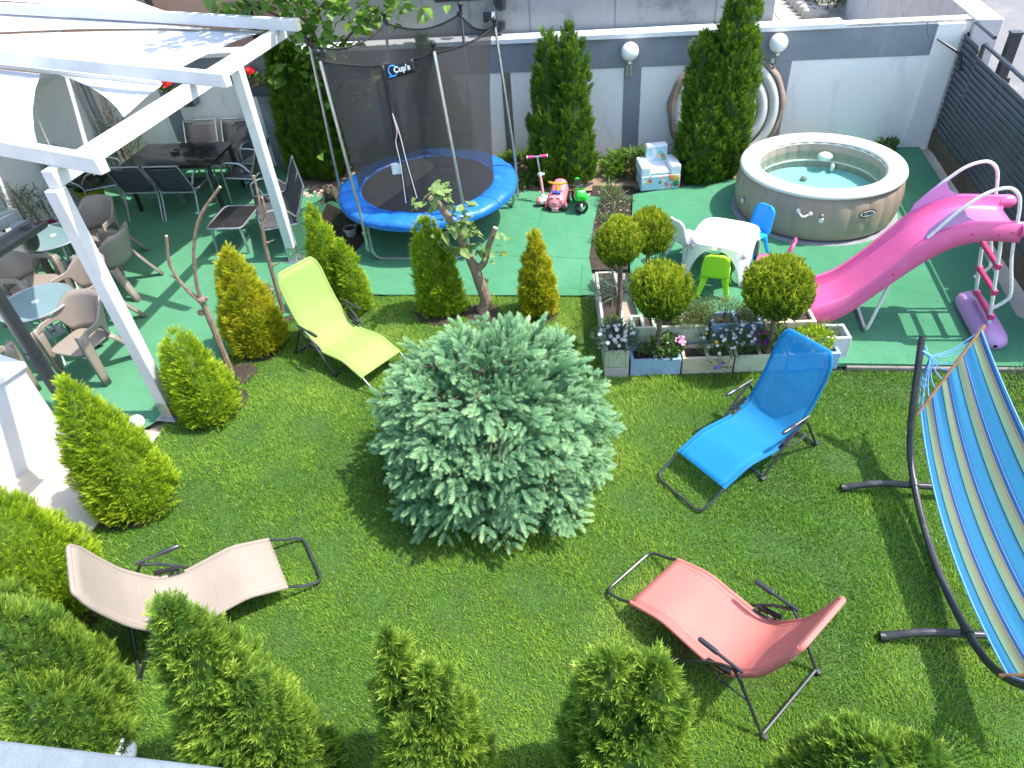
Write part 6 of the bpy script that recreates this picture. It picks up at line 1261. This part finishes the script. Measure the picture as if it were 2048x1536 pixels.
for k in range(260):
    q = at(rs.uniform(560, 700), rs.uniform(372, 396)) if k < 110 else (at(rs.uniform(1040, 1250), rs.uniform(335, 395)) if k < 170 else (at(rs.uniform(1360, 1480), rs.uniform(340, 365)) if k < 220 else at(rs.uniform(1190, 1262), rs.uniform(400, 515))))
    s = rs.uniform(.012, .04) if k < 110 else rs.uniform(.008, .02); pb.ball((q[0], q[1], s * .4), s, 6, 4, (1, rs.uniform(.7, 1.2), .6))
tag(obj('pebbles', pb, M('pebble', (.50, .40, .31), (.36, .28, .22), .9, vs=9)), kind='stuff')
for px, py, l_ in ((712, 450, 'middle'), (701, 452, 'left'), (731, 462, 'right')): mb = MB(); mb.ball(at(px, py, .03), .03, 10, 7, (1.1, 1, .8)); o = obj('stone', mb, M('pink_stone', (.52, .36, .28), (.4, .28, .22), .9, vs=20) if 'pink_stone' not in bpy.data.materials else bpy.data.materials['pink_stone']); tag(o, l_ + ' one of three small pinkish stones under the near left edge of the trampoline', 'stone', 'pinkish stones under the trampoline')

lt = MB(); rs = random.Random(9)
for k in range(170):
    q = at(rs.uniform(640, 1200), rs.uniform(400, 590), .0135) if k < 90 else (at(rs.uniform(250, 620), rs.uniform(330, 700), .0135) if k < 150 else at(rs.uniform(1700, 1950), rs.uniform(560, 730), .0515)); a = rs.uniform(0, 6.28); s = rs.uniform(.008, .022); u = np.array([math.cos(a), math.sin(a), .1]) * s; v = np.array([-math.sin(a), math.cos(a), 0]) * s * .4
    lt.add([q - u, q + v + [0, 0, .004], q + u, q - v], [(0, 1, 2, 3)])
tag(obj('leaf_litter', lt, M('litter', (.20, .14, .07), (.10, .09, .03), .9, vs=30), smooth=False), kind='stuff')

# ================================================================== lawn grass
def in_poly(x, y, P):
    c = np.zeros(len(x), bool); j = len(P) - 1
    for i in range(len(P)):
        (xi, yi), (xj, yj) = P[i][:2], P[j][:2]
        if yi != yj: c ^= ((yi > y) != (yj > y)) & (x < (xj - xi) * (y - yi) / (yj - yi) + xi)
        j = i
    return c
def grass(n):
    rng = np.random.default_rng(77); x = rng.uniform(-4.2, 5.3, n); y = 1.15 + 6.2 * rng.random(n) ** 1.12
    ok = in_poly(x, y, LAWN)
    for hx, hy, hr in ((-3.0, 5.45, .22), (-2.88, 5.93, .15), (-2.6, 7.03, .15), (-1.93, 7.0, .16), (-.26, 6.66, .13), (-3.4, 4.25, .22), (-.75, 6.8, .18), (.36, 6.6, .16)): ok &= np.hypot(x - hx, y - hy) > hr * rng.uniform(.8, 1.2, n)
    px = np.abs(x) < .78 * y + 1.6; ok &= px; x, y = x[ok], y[ok]; n = len(x)
    def fld(s, k): 
        r = np.random.default_rng(k); v = 0
        for q in range(5): a = r.uniform(0, 6.28); f = s * r.uniform(.6, 1.7); v = v + np.sin((x * math.cos(a) + y * math.sin(a)) * f + r.uniform(0, 6.28))
        return v / 2.2
    pat, pat2 = fld(2.2, 1), fld(9, 2); h = (.026 + .007 * pat2) * rng.uniform(.6, 1.35, n); h = np.clip(h, .012, .055)
    edge = np.where((y < 5.5) & (y > 5.05) & (x > .85), 1.5, 1.0); h = h * edge
    th = rng.random(n) * 6.28 + .5 * pat; lean = rng.uniform(.15, 1.0, n) * h; w = rng.uniform(.0024, .0046, n); dx, dy = np.cos(th), np.sin(th); sx, sy = -dy * w, dx * w; z0 = -.014
    V = np.empty((n, 3, 3)); V[:, 0] = np.stack([x - sx, y - sy, np.full(n, z0)], 1); V[:, 1] = np.stack([x + sx, y + sy, np.full(n, z0)], 1); V[:, 2] = np.stack([x + dx * lean, y + dy * lean, z0 + h], 1)
    c = np.array([.5, 3, 0]); me = bpy.data.meshes.new('lawn_grass'); me.vertices.add(n * 3); me.vertices.foreach_set('co', (V.reshape(-1, 3) - c).ravel())
    me.loops.add(n * 3); me.loops.foreach_set('vertex_index', np.arange(n * 3, dtype=np.int32)); me.polygons.add(n); me.polygons.foreach_set('loop_start', np.arange(0, n * 3, 3, dtype=np.int32))
    pat3 = fld(.9, 5); dry = np.clip(fld(3.5, 8) - .75, 0, 1); ti = np.clip(.45 + .12 * pat + .10 * pat2 + .10 * pat3 + .5 * dry + rng.normal(0, .17, n), 0, 1); ti = np.where(rng.random(n) < .03, 1.0, ti * .93); TV = ti[:, None] * np.array([.82, .82, 1.06]); a = me.attributes.new('tint', 'FLOAT', 'POINT'); a.data.foreach_set('value', np.clip(TV, 0, 1).ravel().astype(np.float32)); me.update(calc_edges=True)
    o = link('lawn_grass', me, MF('grass_blades', [(0, (.055, .155, .015)), (.35, (.16, .335, .03)), (.65, (.30, .48, .055)), (.9, (.47, .60, .115)), (1, (.56, .55, .22))], .38, .6), None, c); o['kind'] = 'stuff'; return n
grass(800000)
